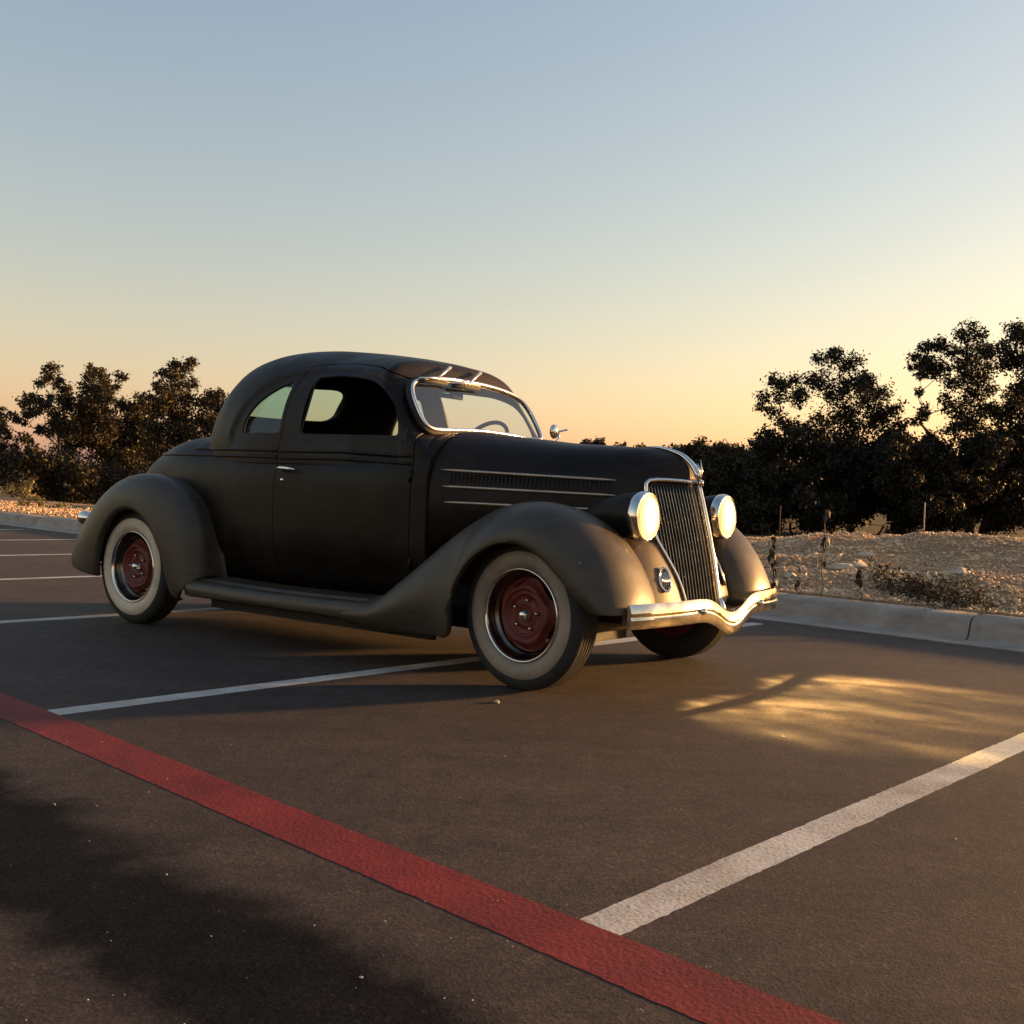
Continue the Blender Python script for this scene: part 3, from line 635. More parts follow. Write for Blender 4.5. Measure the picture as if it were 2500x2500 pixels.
for s in (-1, 1):
    for za, zb, xa, xb in ((.969, .946, -.675, .155), (.888, .875, -.652, .165), (.811, .806, -.635, .165)):
        pts = []
        for q in np.linspace(0, 1, 14):
            x = xa+(xb-xa)*q; z = za+(zb-za)*q; pts.append((x, s*(hoody(x, z)+.009), z))
        V, F = tube(pts, [.003]+[.0065]*12+[.002], 8); mesh('hood_strip', V, F, M['strip'], hood)
    V, F = tube([(0, 0, -.066), (0, .001, -.055), (0, .001, .055), (0, 0, .066)], [.001, .0042, .0042, .001], 6)
    lm = None
    for i in range(38):
        x = -.62+i*.0200; z = .888
        if lm is None: o = mesh('hood_louvre', V, F, M['body'], hood); lm = o.data
        else: o = bpy.data.objects.new('hood_louvre', lm); col.objects.link(o); o.parent = hood
        yy = hoody(x, z); o.location = (x, s*(yy-.004), z); o.rotation_euler = (0, 0, (pi if s < 0 else 0)+(.33 if s < 0 else -.33))
# hood centre strip and nose ornament
pts = [(t+.002, 0, interp(t, HX, HT)+.007) for t in np.linspace(.16, .452, 26)]
V, F = tube(pts, np.interp(np.linspace(0, 1, 26), [0, .25, 1], [.002, .007, .014]), 10, sx=1.5, up=(0, 0, 1)); ns = mesh('nose_moulding', V, F, M['chrome'], hood)
orn = [tube([(.444, s*.003, .980), (.452, s*.006, 1.005), (.440, s*.010, 1.040)], [.007, .005, .0015], 8) for s in (-1, 1)]+[tube([(.452, 0, .955), (.464, 0, .978), (.466, 0, 1.01), (.458, 0, 1.058)], [.009, .007, .004, .0015], 8)]
orn += [tube([(.462, 0, .938), (.466, 0, .962)], [.015, .011], 12)]
mesh('hood_ornament', *join(*orn), M['chrome'], hood)
# chrome edge above the grille (both sides of the prow)
# ---- grille
GZ = [.345, .394, .467, .53, .60, .70, .80, .90, .955]
GG = [.128, .138, .150, .166, .192, .226, .231, .228, .222]
def gxc(z): return .45+(.937-z)/.559*.130+.010*sin((z-.37)/.57*pi)
def gpt(y, z, push=0.): return np.array([gxc(z)-.72*abs(y)+push, y, z])
back = [[gpt(y*interp(z, GZ, GG), z, -.030) for y in np.linspace(-1, 1, 21)] for z in np.linspace(.345, .95, 24)]
V, F = loft(back, closed=False, caps=False); grille = mesh('grille', V, F, M['under'], car)
zs = np.linspace(.345, .945, 26)
for s in (-1, 1):
    edge = [gpt(s*interp(z, GZ, GG), z, .004) for z in np.linspace(.345, .915, 26)]
    top = [gpt(s*y, zt, .004) for y, zt in ((.222, .935), (.205, .951), (.17, .957), (.12, .957), (.06, .955), (.012, .948))]
    V, F = tube(np.array(edge+top), .0095, 8); mesh('grille_surround', V, F, M['chrome'], grille)
nb = 17
for s in (-1, 1):
    for i in range(nb):
        y = .014+(i+.5)/nb*.214
        zz = np.array([z for z in np.linspace(.345, .948, 40) if interp(z, GZ, GG) > y+.004 and (z < .948-.0*y)])
        if len(zz) < 4: continue
        z0, z1 = zz[0], zz[-1]; 
        pts = [gpt(s*y, z, -.004) for z in np.linspace(z0, z1, 14)]
        V, F = tube(pts, .0065, 6, sx=.42, up=(.81, s*.58, 0)); mesh('grille_bar', V, F, M['bar'], grille)
V, F = tube([gpt(0, z, .006) for z in np.linspace(.335, .948, 20)], np.linspace(.011, .010, 20), 8); mesh('grille_centre_bar', V, F, M['chrome'], grille)
V, F = tube([gpt(0, .335, .012), gpt(0, .36, .022), gpt(0, .40, .016), gpt(0, .43, .006)], [.006, .017, .013, .004], 10); mesh('grille_badge', V, F, M['chrome'], grille)

# ---- fenders
def fender(name, C, Cy, O, Oy, I, s, mat, n=90, m=22, tuck=None):
    k = len(C); u = np.linspace(0, 1, k)
    Cc = catmull(C, n); Oo = catmull(O, n); Ii = catmull(I, n)
    cy = interp(np.linspace(0, 1, n), u, Cy); oy = interp(np.linspace(0, 1, n), u, Oy)
    rings = []
    for i in range(n):
        c = np.array([Cc[i, 0], cy[i], Cc[i, 1]]); o = np.array([Oo[i, 0], oy[i], Oo[i, 1]]); q = Ii[i]
        ring = []
        for t in np.linspace(0, 1, m):                       # inner edge -> crest
            a = t*pi/2; ring.append((q[0]+(c[0]-q[0])*sin(a), q[1]+(c[1]-q[1])*(1-cos(a)), q[2]+(c[2]-q[2])*sin(a)))
        amax = pi/2+(tuck[i] if tuck is not None else 0.)
        for t in np.linspace(0, 1, m)[1:]:                   # crest -> outer lip, rolling under at the bottom
            a = t*amax; ky = sin(a); kc = (1-cos(a))/(1-cos(amax))
            ring.append((c[0]+(o[0]-c[0])*kc, c[1]+(o[1]-c[1])*ky, c[2]+(o[2]-c[2])*kc))
        o = np.array(ring[-1])
        dv = np.array([o[0]-c[0], 0, o[2]-c[2]]); dv /= np.linalg.norm(dv)+1e-9
        ring.append(tuple(o+dv*.008+np.array([0, .012, 0]))); ring.append(tuple(o+dv*.002+np.array([0, .035, 0])))
        ring = np.array(ring); ring[:, 1] *= -s
        rings.append(ring)
    V, F = loft(rings, closed=False, caps=False, flip=(s > 0))
    return mesh(name, V, F, mat, car, sharp=60)
FC = [(-1.06, .296), (-.86, .350), (-.74, .432), (-.60, .540), (-.47, .642), (-.34, .728), (-.22, .788), (-.10, .824), (.02, .836), (.12, .826), (.21, .799), (.30, .754), (.385, .686), (.455, .603), (.505, .513), (.535, .440), (.542, .382)]
FCy = [-.70, -.66, -.66, -.66, -.66, -.66, -.66, -.66, -.66, -.66, -.655, -.65, -.64, -.63, -.62, -.615, -.61]
FO = [(-1.06, .20), (-.86, .184), (-.74, .188), (-.60, .196), (-.45, .206), (-.352, .222), (-.325, .40), (-.240, .545), (-.12, .632), (0, .658), (.09, .642), (.17, .600), (.245, .540), (.305, .480), (.35, .432), (.38, .402), (.395, .385)]
FOy = [-.822, -.845, -.848, -.85, -.855, -.86, -.865, -.868, -.87, -.87, -.87, -.87, -.868, -.862, -.855, -.848, -.842]
FI = [(-1.06, -.60, .285), (-.86, -.60, .335), (-.74, -.585, .41), (-.60, -.56, .51), (-.47, -.53, .60), (-.34, -.50, .675), (-.22, -.47, .72), (-.10, -.455, .745), (.02, -.45, .752), (.10, -.445, .745), (.17, -.44, .728), (.235, -.435, .700), (.295, -.43, .658), (.345, -.425, .600), (.390, -.42, .520), (.425, -.417, .435), (.445, -.416, .355)]
RC = [(-2.225, .325), (-2.24, .45), (-2.262, .58), (-2.315, .690), (-2.395, .775), (-2.50, .838), (-2.62, .880), (-2.77, .897), (-2.90, .886), (-3.03, .848), (-3.17, .778), (-3.30, .682), (-3.41, .572), (-3.495, .462), (-3.54, .37), (-3.525, .318)]
RCy = [-.69, -.70, -.71, -.72, -.73, -.735, -.74, -.74, -.74, -.74, -.735, -.73, -.72, -.715, -.71, -.71]
RO = [(-2.36, .185), (-2.405, .22), (-2.445, .32), (-2.475, .42), (-2.515, .50), (-2.575, .585), (-2.655, .65), (-2.755, .688), (-2.855, .685), (-2.945, .648), (-3.02, .58), (-3.07, .51), (-3.10, .45), (-3.125, .39), (-3.145, .31), (-3.155, .262)]
ROy = [-.842, -.85, -.856, -.862, -.868, -.872, -.875, -.876, -.876, -.876, -.874, -.87, -.866, -.862, -.858, -.855]
RI = [(-2.205, -.60, .30), (-2.22, -.62, .44), (-2.245, -.63, .555), (-2.30, -.635, .66), (-2.375, -.635, .745), (-2.47, -.625, .81), (-2.60, -.60, .855), (-2.76, -.57, .868), (-2.90, -.55, .856), (-3.03, -.52, .820), (-3.17, -.48, .755), (-3.30, -.42, .66), (-3.38, -.40, .55), (-3.43, -.40, .45), (-3.47, -.42, .37), (-3.47, -.44, .33)]
for s in (-1, 1):
    f = fender('front_fender', FC, FCy, FO, FOy, FI, s, M['fender'], tuck=np.interp(np.linspace(0, 1, 90), [0, .22, .36, .5, .8, 1], [.75, .70, .12, .05, .12, .45])); outward(f, (0, -s*-.62, .45)); solid(f, .010, -1)
    f = fender('rear_fender', RC, RCy, RO, ROy, RI, s, M['fender'], tuck=np.interp(np.linspace(0, 1, 90), [0, .12, .3, .7, .9, 1], [.55, .35, .08, .08, .3, .5])); outward(f, (-2.8, s*.62, .45)); solid(f, .010, -1)
    # running board with ribbed tread
    rings = []; rings2 = []
    for x in np.linspace(-2.30, -.88, 40):
        t = (x+2.30)/1.42; z0 = .318-.012*sin(pi*t); yo = .835-.006*sin(pi*t)
        mat_ = [(.722, z0-.003), (.726, z0+.001), (.732, z0-.005), (.739, z0), (.746, z0-.006), (.753, z0-.002), (.760, z0-.008), (.767, z0-.004), (.774, z0-.010), (.781, z0-.007), (.80, z0-.013), (.818, z0-.024), (yo-.006, z0-.042), (yo-.004, z0-.056), (yo-.020, z0-.060), (.79, z0-.035), (.74, z0-.02)]
        prof = [(.585, .22), (.585, z0+.008), (.63, z0+.004), (.70, z0-.002), (.73, z0-.008), (.79, z0-.022), (.815, z0-.04), (.822, z0-.065), (.815, .222), (.785, .212), (.76, .215)]
        rings.append([(x, s*a, b) for a, b in prof]); rings2.append([(x, s*a, b) for a, b in mat_])
    V, F = loft(rings, True, True, flip=(s < 0)); rb = mesh('running_board', V, F, M['fender'], car, sharp=50)
    V, F = loft(rings2, True, True, flip=(s < 0)); mesh('tread_mat', V, F, M['fender'], rb, sharp=50)
    # apron between fender and grille, running back along the hood side
    nI = catmull(FI, 90); rings = []
    for i in range(40, 90):
        q = nI[i]; t = (i-40)/49.
        z = q[2]
        if q[0] > .17:
            zz = z+.005; zi = np.clip(zz, .345, .72); e = gpt(-(interp(zi, GZ, GG)-.004), zi, -.006); k = smoothstep(.17, .30, q[0])
            h = np.array([q[0]-.04, -(hoody(q[0]-.04, .80)-.01), z-.01]); e = h*(1-k)+e*k
        else:
            e = np.array([q[0]-.02, -(hoody(q[0]-.02, .80)-.012), z-.005])
        ring = []
        for w in np.linspace(0, 1, 12):
            pnt = q*(1-w)+e*w; bul = .022*sin(pi*w)*smoothstep(.15, .35, q[0]); pnt = pnt+np.array([bul, 0, bul*.4-.012*sin(pi*w)*(1-smoothstep(.1, .3, q[0]))]); ring.append((pnt[0], -s*pnt[1], pnt[2]))
        rings.append(ring)
    V, F = loft(rings, False, False, flip=(s < 0)); ap = mesh('fender_apron', V, F, M['apron'], car); outward(ap, (-.2, s*.35, .2)); solid(ap, .008, -1)
    # bead in the seam
    V, F = tube([(q[0]+.002, -s*q[1], q[2]+.003) for q in nI[8:90]], .0045, 6); mesh('fender_welt', V, F, M['under'], ap)
    # horn grille
    hc = np.array([.452, s*.292, .506]); hn = np.array([.80, s*.42, .32]); hn /= np.linalg.norm(hn); e1 = np.array([0, 0, 1.])-hn*hn[2]; e1 /= np.linalg.norm(e1); e2 = np.cross(hn, e1)
    V, F = tube([hc+.054*cos(t)*e1+.030*sin(t)*e2 for t in np.linspace(0, 2*pi, 32, endpoint=False)], .006, 8, closed=True); hg = mesh('horn_grille', V, F, M['chrome'], ap)
    disc = [hc-hn*.003+.052*cos(t)*e1+.028*sin(t)*e2 for t in np.linspace(0, 2*pi, 32, endpoint=False)]; mesh('horn_opening', disc, [tuple(range(32))], M['dark_chrome'], hg, smooth=False)
    for b in np.linspace(-.020, .020, 5):
        l = .050*sqrt(1-(b/.030)**2); V, F = tube([hc+b*e2-l*e1, hc+b*e2+hn*.008, hc+b*e2+l*e1], .0021, 6); mesh('horn_grille_bar', V, F, M['chrome'], hg)
    # headlight: shell, bezel, lens
    L = np.array([.392, s*.401, .787])
    sh = [(.001, -.335), (.02, -.325), (.045, -.285), (.070, -.22), (.092, -.14), (.106, -.06), (.1095, -.02), (.108, 0.0)]
    V, F = lathe(sh, 40, 'x'); V = np.array(V); V[:, 2] += -.02*smoothstep(-.1, -.33, V[:, 0]); V += L; hl = mesh('headlight', V, F, M['body'], car)
    V, F = lathe([(.107, -.022), (.1125, -.018), (.1145, -.004), (.1135, .010), (.109, .022), (.1025, .027), (.0985, .024), (.098, .014)], 48, 'x'); V = np.array(V)+L; mesh('headlight_bezel', V, F, M['chrome'], hl)
    V, F = lathe([(.0985, .020), (.092, .026), (.08, .033), (.06, .040), (.04, .045), (.02, .047), (.0005, .048)], 48, 'x'); V = np.array(V)+L; mesh('headlight_lens', V, F, lens_mat(), hl)
    V, F = tube([L+np.array([-.12, 0, -.085]), L+np.array([-.14, s*.02, -.13])], [.030, .042], 12); mesh('headlight_stand', V, F, M['body'], hl)
    # tail light on the rear fender
    tl = np.array([-3.56, s*.66, .598]); V, F = lathe([(.001, -.050), (.025, -.047), (.040, -.034), (.046, -.012), (.044, .01), (.034, .04), (.018, .075), (.006, .10)], 24, 'x'); V = np.array(V)+tl; t_ = mesh('tail_light', V, F, M['chrome'], car)
    V, F = tube([tl+np.array([.03, 0, -.02]), tl+np.array([.10, s*.02, -.05])], .018, 8); mesh('tail_light_bracket', V, F, M['body'], t_)
# ---- front bumper: chrome bar dipping in the middle
by = np.array([-.755, -.70, -.55, -.40, -.30, -.22, -.15, -.08, 0, .08, .15, .22, .30, .40, .55, .70, .755])
bz = np.array([.400, .402, .404, .406, .406, .398, .375, .345, .330, .345, .375, .398, .406, .406, .404, .402, .400])-.022
bx_ = np.array([.545, .572, .612, .636, .645, .650, .653, .655, .656, .655, .653, .650, .645, .636, .612, .572, .545])
Y = np.linspace(-.755, .755, 90); rings = []
for y in Y:
    x = interp(y, by, bx_); z = interp(y, by, bz); h = .049
    prof = [(-.012, h), (-.004, h+.003), (.003, h*.8), (.008, h*.35), (.009, .010), (.005, .005), (.005, -.005), (.009, -.010), (.008, -h*.35), (.003, -h*.8), (-.004, -h-.003), (-.012, -h), (-.010, 0)]
    rings.append([(x+a, y, z+b) for a, b in prof])
V, F = loft(rings, True, True, flip=True); bumper = mesh('front_bumper', V, F, M['old_chrome'], car, sharp=45)
for s in (-1, 1):
    V, F = lathe([(.0005, .020), (.008, .019), (.014, .013), (.0165, .004), (.017, 0)], 18, 'x'); V = np.array(V)+[.650, s*.306, .384]; mesh('bumper_bolt', V, F, M['chrome'], bumper)
    V, F = tube([(.635, s*.306, .384), (.50, s*.33, .37), (.20, s*.34, .40)], .018, 8, sx=.5); mesh('bumper_bracket', V, F, M['under'], bumper)
# ---- chassis parts below the body, with added sun blockers
parts = [boxv(-3.3, .42, -.42, -.34, .30, .40), boxv(-3.3, .42, .34, .42, .30, .40), boxv(-3.2, .1, -.55, .55, .285, .30)]
parts += [boxv(-2.2, -.55, -.71, -.68, .155, .26), boxv(-2.2, -.55, .68, .71, .140, .26), boxv(-1.0, -.02, -.20, .20, .15, .34), boxv(-2.9, -1.0, -.16, .16, .20, .32), boxv(-3.4, -2.95, -.40, .40, .24, .40)]  # low side skirts and centre pan added to block sun under the car
chassis_with_blockers = mesh('chassis_with_blockers', *join(*parts), M['under'], car, smooth=False)
V, F = join(tube([(.06, y, .30-.06*(1-(y/.66)**2)) for y in np.linspace(-.66, .66, 14)], .028, 10), tube([(.10, -.55, .30), (.12, 0, .40), (.10, .55, .30)], .016, 8)); mesh('front_axle', V, F, M['under'], chassis_with_blockers)
V, F = join(tube([(-WB, -.68, RT), (-WB, .68, RT)], .045, 12), tube([(-WB-.02, 0, RT), (-WB+.16, 0, RT)], .13, 14)); mesh('rear_axle', V, F, M['under'], chassis_with_blockers)
V, F = tube([(-2.2, -.30, .26), (-3.30, -.42, .28), (-3.50, -.44, .27)], .024, 12); mesh('exhaust_pipe', V, F, M['old_chrome'], chassis_with_blockers)
V, F = join(tube([(-3.22, -.62, .335), (-3.22, -.80, .335)], [.018, .024], 12), tube([(-3.22, -.63, .33), (-3.18, -.60, .40)], .016, 8)); mesh('spring_shackle', V, F, M['old_chrome'], chassis_with_blockers)
# inner wheel housings
for s in (-1, 1):
    for xc, r0, w in ((0.02, .40, .44), (-2.80, .42, .50)):
        a = np.linspace(-.1, pi+.1, 24); V = [(xc+r0*cos(t), s*y, .36+(r0-.02)*sin(t)) for y in (w, .60) for t in a]; n_ = len(a)
        F = [(i, i+1, n_+i+1, n_+i) for i in range(n_-1)]+[tuple(range(n_))]
        mesh('wheel_housing', V, F, M['under'], chassis_with_blockers, smooth=False)

# ---- wheels (axis y, outer face towards -y)
def make_wheel():
    V = []; n = 96
    # steel disc with five shallow lobes where it meets the rim
    prof = [(.0005, -.026), (.042, -.026), (.046, -.033), (.052, -.034), (.056, -.028), (.084, -.027), (.088, -.034), (.094, -.040), (.099, -.038), (.103, -.034), (.107, -.036), (.114, -.048), (.126, -.050), (.134, -.044), (.139, -.034), (.152, -.020), (.166, -.012)]
    for r, a in prof:
        for j in range(n):
            t = 2*pi*j/n; lob = 1-.17*smoothstep(.105, .166, r)*max(0, cos(2.5*t+.6))**0*(.5+.5*cos(5*t+1.0)); V.append((r*lob*cos(t), a, r*lob*sin(t)))
    w = mesh('wheel', V, grid_faces(len(prof), n, True, True), M['red'], car)
    V, F = lathe([(.1955, -.060), (.1985, -.070), (.2025, -.0745), (.2065, -.0735), (.2095, -.068), (.210, -.060)], 80); mesh('trim_ring', V, F, M['chrome'], w)
    V, F = lathe([(.160, .030), (.166, -.004), (.172, -.012), (.1745, -.016), (.178, -.017), (.1795, -.022), (.183, -.023), (.1845, -.029), (.189, -.036), (.193, -.048), (.1965, -.062)], 80); mesh('rim_barrel', V, F, M['dark_chrome'], w)
    V, F = lathe([(.165, -.004), (.150, .0), (.15, .05), (.19, .06), (.21, .065)], 48); mesh('rim', V, F, M['red'], w)
    V, F = lathe([(.208, -.058), (.2135, -.067), (.222, -.077), (.235, -.0835), (.250, -.0855), (.264, -.0835), (.275, -.079), (.282, -.0745)], 96); mesh('whitewall', V, F, M['white'], w)
    tr = [(.282, -.0745), (.284, -.078), (.294, -.0775), (.306, -.073), (.318, -.067), (.328, -.058), (.3325, -.048)]
    for k in range(5):
        a = -.048+k*.0192; tr += [(.3333, a+.004), (.3333, a+.0135), (.3265, a+.0145), (.3265, a+.0182)]
    tr += [(.3333, .048), (.328, .058), (.318, .067), (.30, .076), (.27, .0835), (.24, .082), (.215, .068), (.205, .055)]
    V, F = lathe(tr, 96); mesh('tyre', V, F, M['rubber'], w, sharp=40)
    V, F = lathe([(.0005, -.068), (.010, -.067), (.018, -.062), (.023, -.052), (.026, -.040), (.030, -.034), (.030, -.026)], 28); mesh('hub_cap', V, F, M['chrome'], w)
    V0, F0 = lathe([(.0005, -.014), (.005, -.013), (.0085, -.008), (.010, 0.0)], 6); lm = None
    for k in range(5):
        t = 2*pi*k/5+.45; o = mesh('lug_nut', np.array(V0), F0, M['bar'], w, smooth=False) if lm is None else bpy.data.objects.new('lug_nut', lm)
        if lm is None: lm = o.data
        else: col.objects.link(o); o.parent = w
        o.location = (.066*cos(t), -.031, .066*sin(t))
    return w
def copy_tree(o, parent):
    c = o.copy(); col.objects.link(c); c.parent = parent
    for ch in o.children: copy_tree(ch, c)
    return c
w0 = make_wheel()
spots = [(0, -.69, -pi*0+radians(-3.5), 1.0, .3), (-WB, -.72, 0, 1.02, 1.1), (0, .69, pi+radians(-3.5), 1.0, .8), (-WB, .72, pi, 1.02, 0)]
for i, (x, y, rz, sc, spin) in enumerate(spots):
    o = w0 if i == 0 else copy_tree(w0, car)
    for c_ in o.children:
        if c_.name.startswith('whitewall') and x == 0: c_.data = c_.data.copy(); c_.data.materials[0] = M['dirty_white']
        elif c_.name.startswith('whitewall'): c_.data = c_.data.copy(); c_.data.materials[0] = M['white']
    o.location = (x, y, RT*sc); o.rotation_mode = 'ZYX' if False else 'XYZ'; o.rotation_euler = (0, 0, rz); o.scale = (sc, sc, sc)
    if spin: o.rotation_euler = (Matrix.Rotation(rz, 3, 'Z') @ Matrix.Rotation(spin, 3, 'Y')).to_euler()
# ---- headlight beams (the lit bulbs; the fluted lenses break the light into streaks)
for s in (-1, 1):
    ld = bpy.data.lights.new('headlight_beam', 'SPOT'); ld.energy = 290; ld.color = (1.0, .66, .22); ld.spot_size = radians(58); ld.spot_blend = 1.0; ld.shadow_soft_size = .035
    ld.use_nodes = True; t = ld.node_tree; em = t.nodes['Emission']
    tc = t.nodes.new('ShaderNodeTexCoord'); mp = t.nodes.new('ShaderNodeMapping'); mp.inputs['Scale'].default_value = (3.6, 2.6, 2.6); mp.inputs['Rotation'].default_value = (0, 0, .5)
    nz = t.nodes.new('ShaderNodeTexNoise'); nz.inputs['Scale'].default_value = 1.3; nz.inputs['Detail'].default_value = 4
    t.links.new(tc.outputs['Normal'], mp.inputs[0]); t.links.new(mp.outputs[0], nz.inputs['Vector'])
    r = ramp(t, nz.outputs[0], [(.34, (.12, .12, .12)), (.52, (.45, .45, .45)), (.68, (2.0, 2.0, 2.0)), (.8, (3.2, 3.2, 3.2))]); t.links.new(r, em.inputs['Strength'])
    lo = bpy.data.objects.new('headlight_beam', ld); col.objects.link(lo); lo.parent = car; lo.location = (.452, s*.401, .787)
    lo.rotation_euler = (-Vector((.62, .05, -.787))).to_track_quat('Z', 'Y').to_euler()
# ------------------------------------------------------------------ vegetation
def leaf_mat(name, c1, c2, c3, rough=.6):
    m, t, b = new_mat(name)
    tc = t.nodes.new('ShaderNodeTexCoord')
    n = N(t, 'ShaderNodeTexNoise', Scale=1.7, Detail=4.0); n2 = N(t, 'ShaderNodeTexNoise', Scale=14.0, Detail=2.0)
    for q in (n, n2): t.links.new(tc.outputs['Object'], q.inputs['Vector'])
    ad = N(t, 'ShaderNodeMath', operation='MULTIPLY_ADD'); ad.inputs[1].default_value = .5; t.links.new(n2.outputs[0], ad.inputs[0])
    hf = N(t, 'ShaderNodeMath', operation='MULTIPLY'); hf.inputs[1].default_value = .5; t.links.new(n.outputs[0], hf.inputs[0]); t.links.new(hf.outputs[0], ad.inputs[2])
    t.links.new(ramp(t, ad.outputs[0], [(.36, c1), (.5, c2), (.64, c3)]), b.inputs['Base Color'])
    b.inputs['Roughness'].default_value = rough; b.inputs['Specular IOR Level'].default_value = .25
    b.inputs['Subsurface Weight'].default_value = 0
    # some light passes through the leaves
    tr = N(t, 'ShaderNodeBsdfTranslucent'); t.links.new(b.inputs['Base Color'].links[0].from_socket, tr.inputs['Color'])
    mx = N(t, 'ShaderNodeMixShader'); mx.inputs[0].default_value = .12
    t.links.new(b.outputs[0], mx.inputs[1]); t.links.new(tr.outputs[0], mx.inputs[2]); t.links.new(mx.outputs[0], t.nodes['Material Output'].inputs[0])
    return m
M['oak'] = leaf_mat('oak_leaves', (.010, .009, .005), (.017, .015, .007), (.026, .022, .010))
M['juniper'] = leaf_mat('juniper_leaves', (.020, .016, .008), (.037, .029, .013), (.064, .047, .021))
M['scrub'] = leaf_mat('scrub_leaves', (.12, .11, .045), (.19, .17, .07), (.25, .22, .09))
M['far'] = leaf_mat('far_leaves', (.024, .019, .010), (.038, .030, .015), (.055, .042, .021))
M['bark'] = mottled('bark', (.030, .022, .016), (.060, .045, .032), 12, (.85, .95), bump=.01, bscale=30)
def leaves(cent, rad, per, size, seed, flat=.75, sub=7, spread=.34):
    """leaf quads clustered in sub-clumps inside each blob"""
    r = np.random.default_rng(seed); P = []
    for c, R in zip(cent, rad):
        n = int(per*(R/.5)**2)+20; k = sub
        d = r.normal(size=(k, 3)); d /= np.linalg.norm(d, axis=1)[:, None]
        sc = c+d*(R*(.35+.55*r.random((k, 1))))*[1, 1, flat]
        w = r.integers(0, k, n); P.append(sc[w]+r.normal(size=(n, 3))*R*spread*[1, 1, flat])
    P = np.concatenate(P); n = len(P)
    a = r.normal(size=(n, 3)); a /= np.linalg.norm(a, axis=1)[:, None]
    b = np.cross(a, r.normal(size=(n, 3))); b /= np.linalg.norm(b, axis=1)[:, None]
    s = size*(.55+.9*r.random((n, 1)))
    V = np.stack([P-a*s, P-b*s*.45, P+a*s, P+b*s*.45], 1).reshape(-1, 3)
    return V, np.arange(4*n).reshape(-1, 4)
def grow(base, cents, r0, seed, fork=.35):
    """trunk and limbs: every clump is joined to the nearest lower node"""
    r = np.random.default_rng(seed); cents = np.asarray(cents); top = cents.mean(0); base = np.asarray(base, float)
    f = base+(top-base)*fork; f[:2] += r.normal(0, .15, 2)
    nodes = [base, base*.5+f*.5+np.append(r.normal(0, .06, 2), 0), f]; nr = [r0, r0*.8, r0*.66]
    parts = [tube(np.array(nodes), nr, 7)]
    for c in cents[np.argsort(np.linalg.norm(cents-f, axis=1))]:
        d = [np.linalg.norm(c-q)+(1.2 if q[2] > c[2]-.05 else 0) for q in nodes[1:]]; i = int(np.argmin(d))+1
        p0 = nodes[i]; rr = max(nr[i]*.62, .018); mid = p0*.5+c*.5+r.normal(0, .10, 3)*np.linalg.norm(c-p0)+[0, 0, -.04*np.linalg.norm(c-p0)]
        parts.append(tube([p0, mid, c], [rr, rr*.75, rr*.35], 5)); nodes.append(mid); nr.append(rr*.75); nodes.append(np.array(c)); nr.append(rr*.5)
    return join(*parts)
def tree(name, label, cat, depth, blobs, base_px, mat, group=None, seed=0, per=400, size=.075, r0=.16, thick=1.6, fork=.35, flat=.85, fill=1.0):
    """blobs: (px, py, r_px) measured on the 2500-pixel photograph; spread in depth so that the crown is round"""
    r = np.random.default_rng(seed); s = depth/2603.2; C_ = []; Rr = []
    for px, py, rp in blobs:
        C_.append(px_at(px, py, depth+r.normal(0, .45)*thick)); Rr.append(rp*s*fill)
    b = px_at(base_px[0], base_px[1], depth); u, v = E_ @ b[:2], NN @ b[:2]
    b[2] = float(ground_z(np.array([u]), np.array([v]))[0])-.05 if depth < 60 else -.3
    root = empty(name, tuple(b)); tag(root, label, cat, group)
    C0 = np.array(C_)-b
    # extra rear/front clumps give the crown depth
    ex = C0[::2]+np.stack([r.normal(0, .3, len(C0[::2])), r.choice([-1, 1], len(C0[::2]))*(.4+r.random(len(C0[::2])))*thick*.6, r.normal(0, .2, len(C0[::2]))], -1)
    V, F = leaves(np.concatenate([C0, ex]), np.concatenate([Rr, np.array(Rr)[::2]*.9]), per, size, seed+1, flat)
    fast_mesh('crown', V, F, 4, mat, root)
    if r0:
        V, F = grow((0, 0, 0), C0, r0, seed+2, fork); mesh('trunk', V, F, M['bark'], root)
    return root
def cr(x0, y0, k, L): return [(x0+a/k, y0+b/k, c/k) for a, b, c in L]
A = lambda L: cr(1750, 750, 2.1467, L)      # crop frames the clumps were measured in
B = lambda L: cr(0, 820, 2.477, L)
OAK = 'oaks standing beyond the gravel bank'
tree('oak_tree', 'broad dark oak with a wide ragged crown, shorter than the trees beside it', 'tree', 46, A([(250, 470, 46), (225, 520, 30), (330, 390, 55), (410, 385, 48), (440, 470, 58), (300, 560, 52), (380, 640, 60), (535, 270, 45), (600, 260, 50), (650, 320, 62), (560, 380, 66), (720, 285, 52), (700, 400, 76), (600, 480, 76), (800, 400, 56), (780, 500, 84), (880, 440, 54), (925, 530, 52), (700, 570, 84), (560, 590, 70), (860, 610, 84), (960, 630, 56), (470, 660, 74), (760, 690, 84), (640, 690, 84), (540, 740, 84), (880, 720, 84)]), (2080, 1290), M['oak'], OAK, 21, r0=.22)
tree('oak_tree', 'slender dark oak with a bare forked trunk showing below its small crown', 'tree', 43, A([(1100, 195, 46), (1170, 190, 50), (1040, 265, 40), (1020, 310, 28), (1110, 290, 62), (1070, 370, 44), (1180, 330, 56), (1060, 450, 32), (1085, 545, 40), (1220, 250, 34), (1210, 520, 40), (1060, 600, 40)]), (2272, 1293), M['oak'], OAK, 22, r0=.20, fork=.62, thick=1.2)
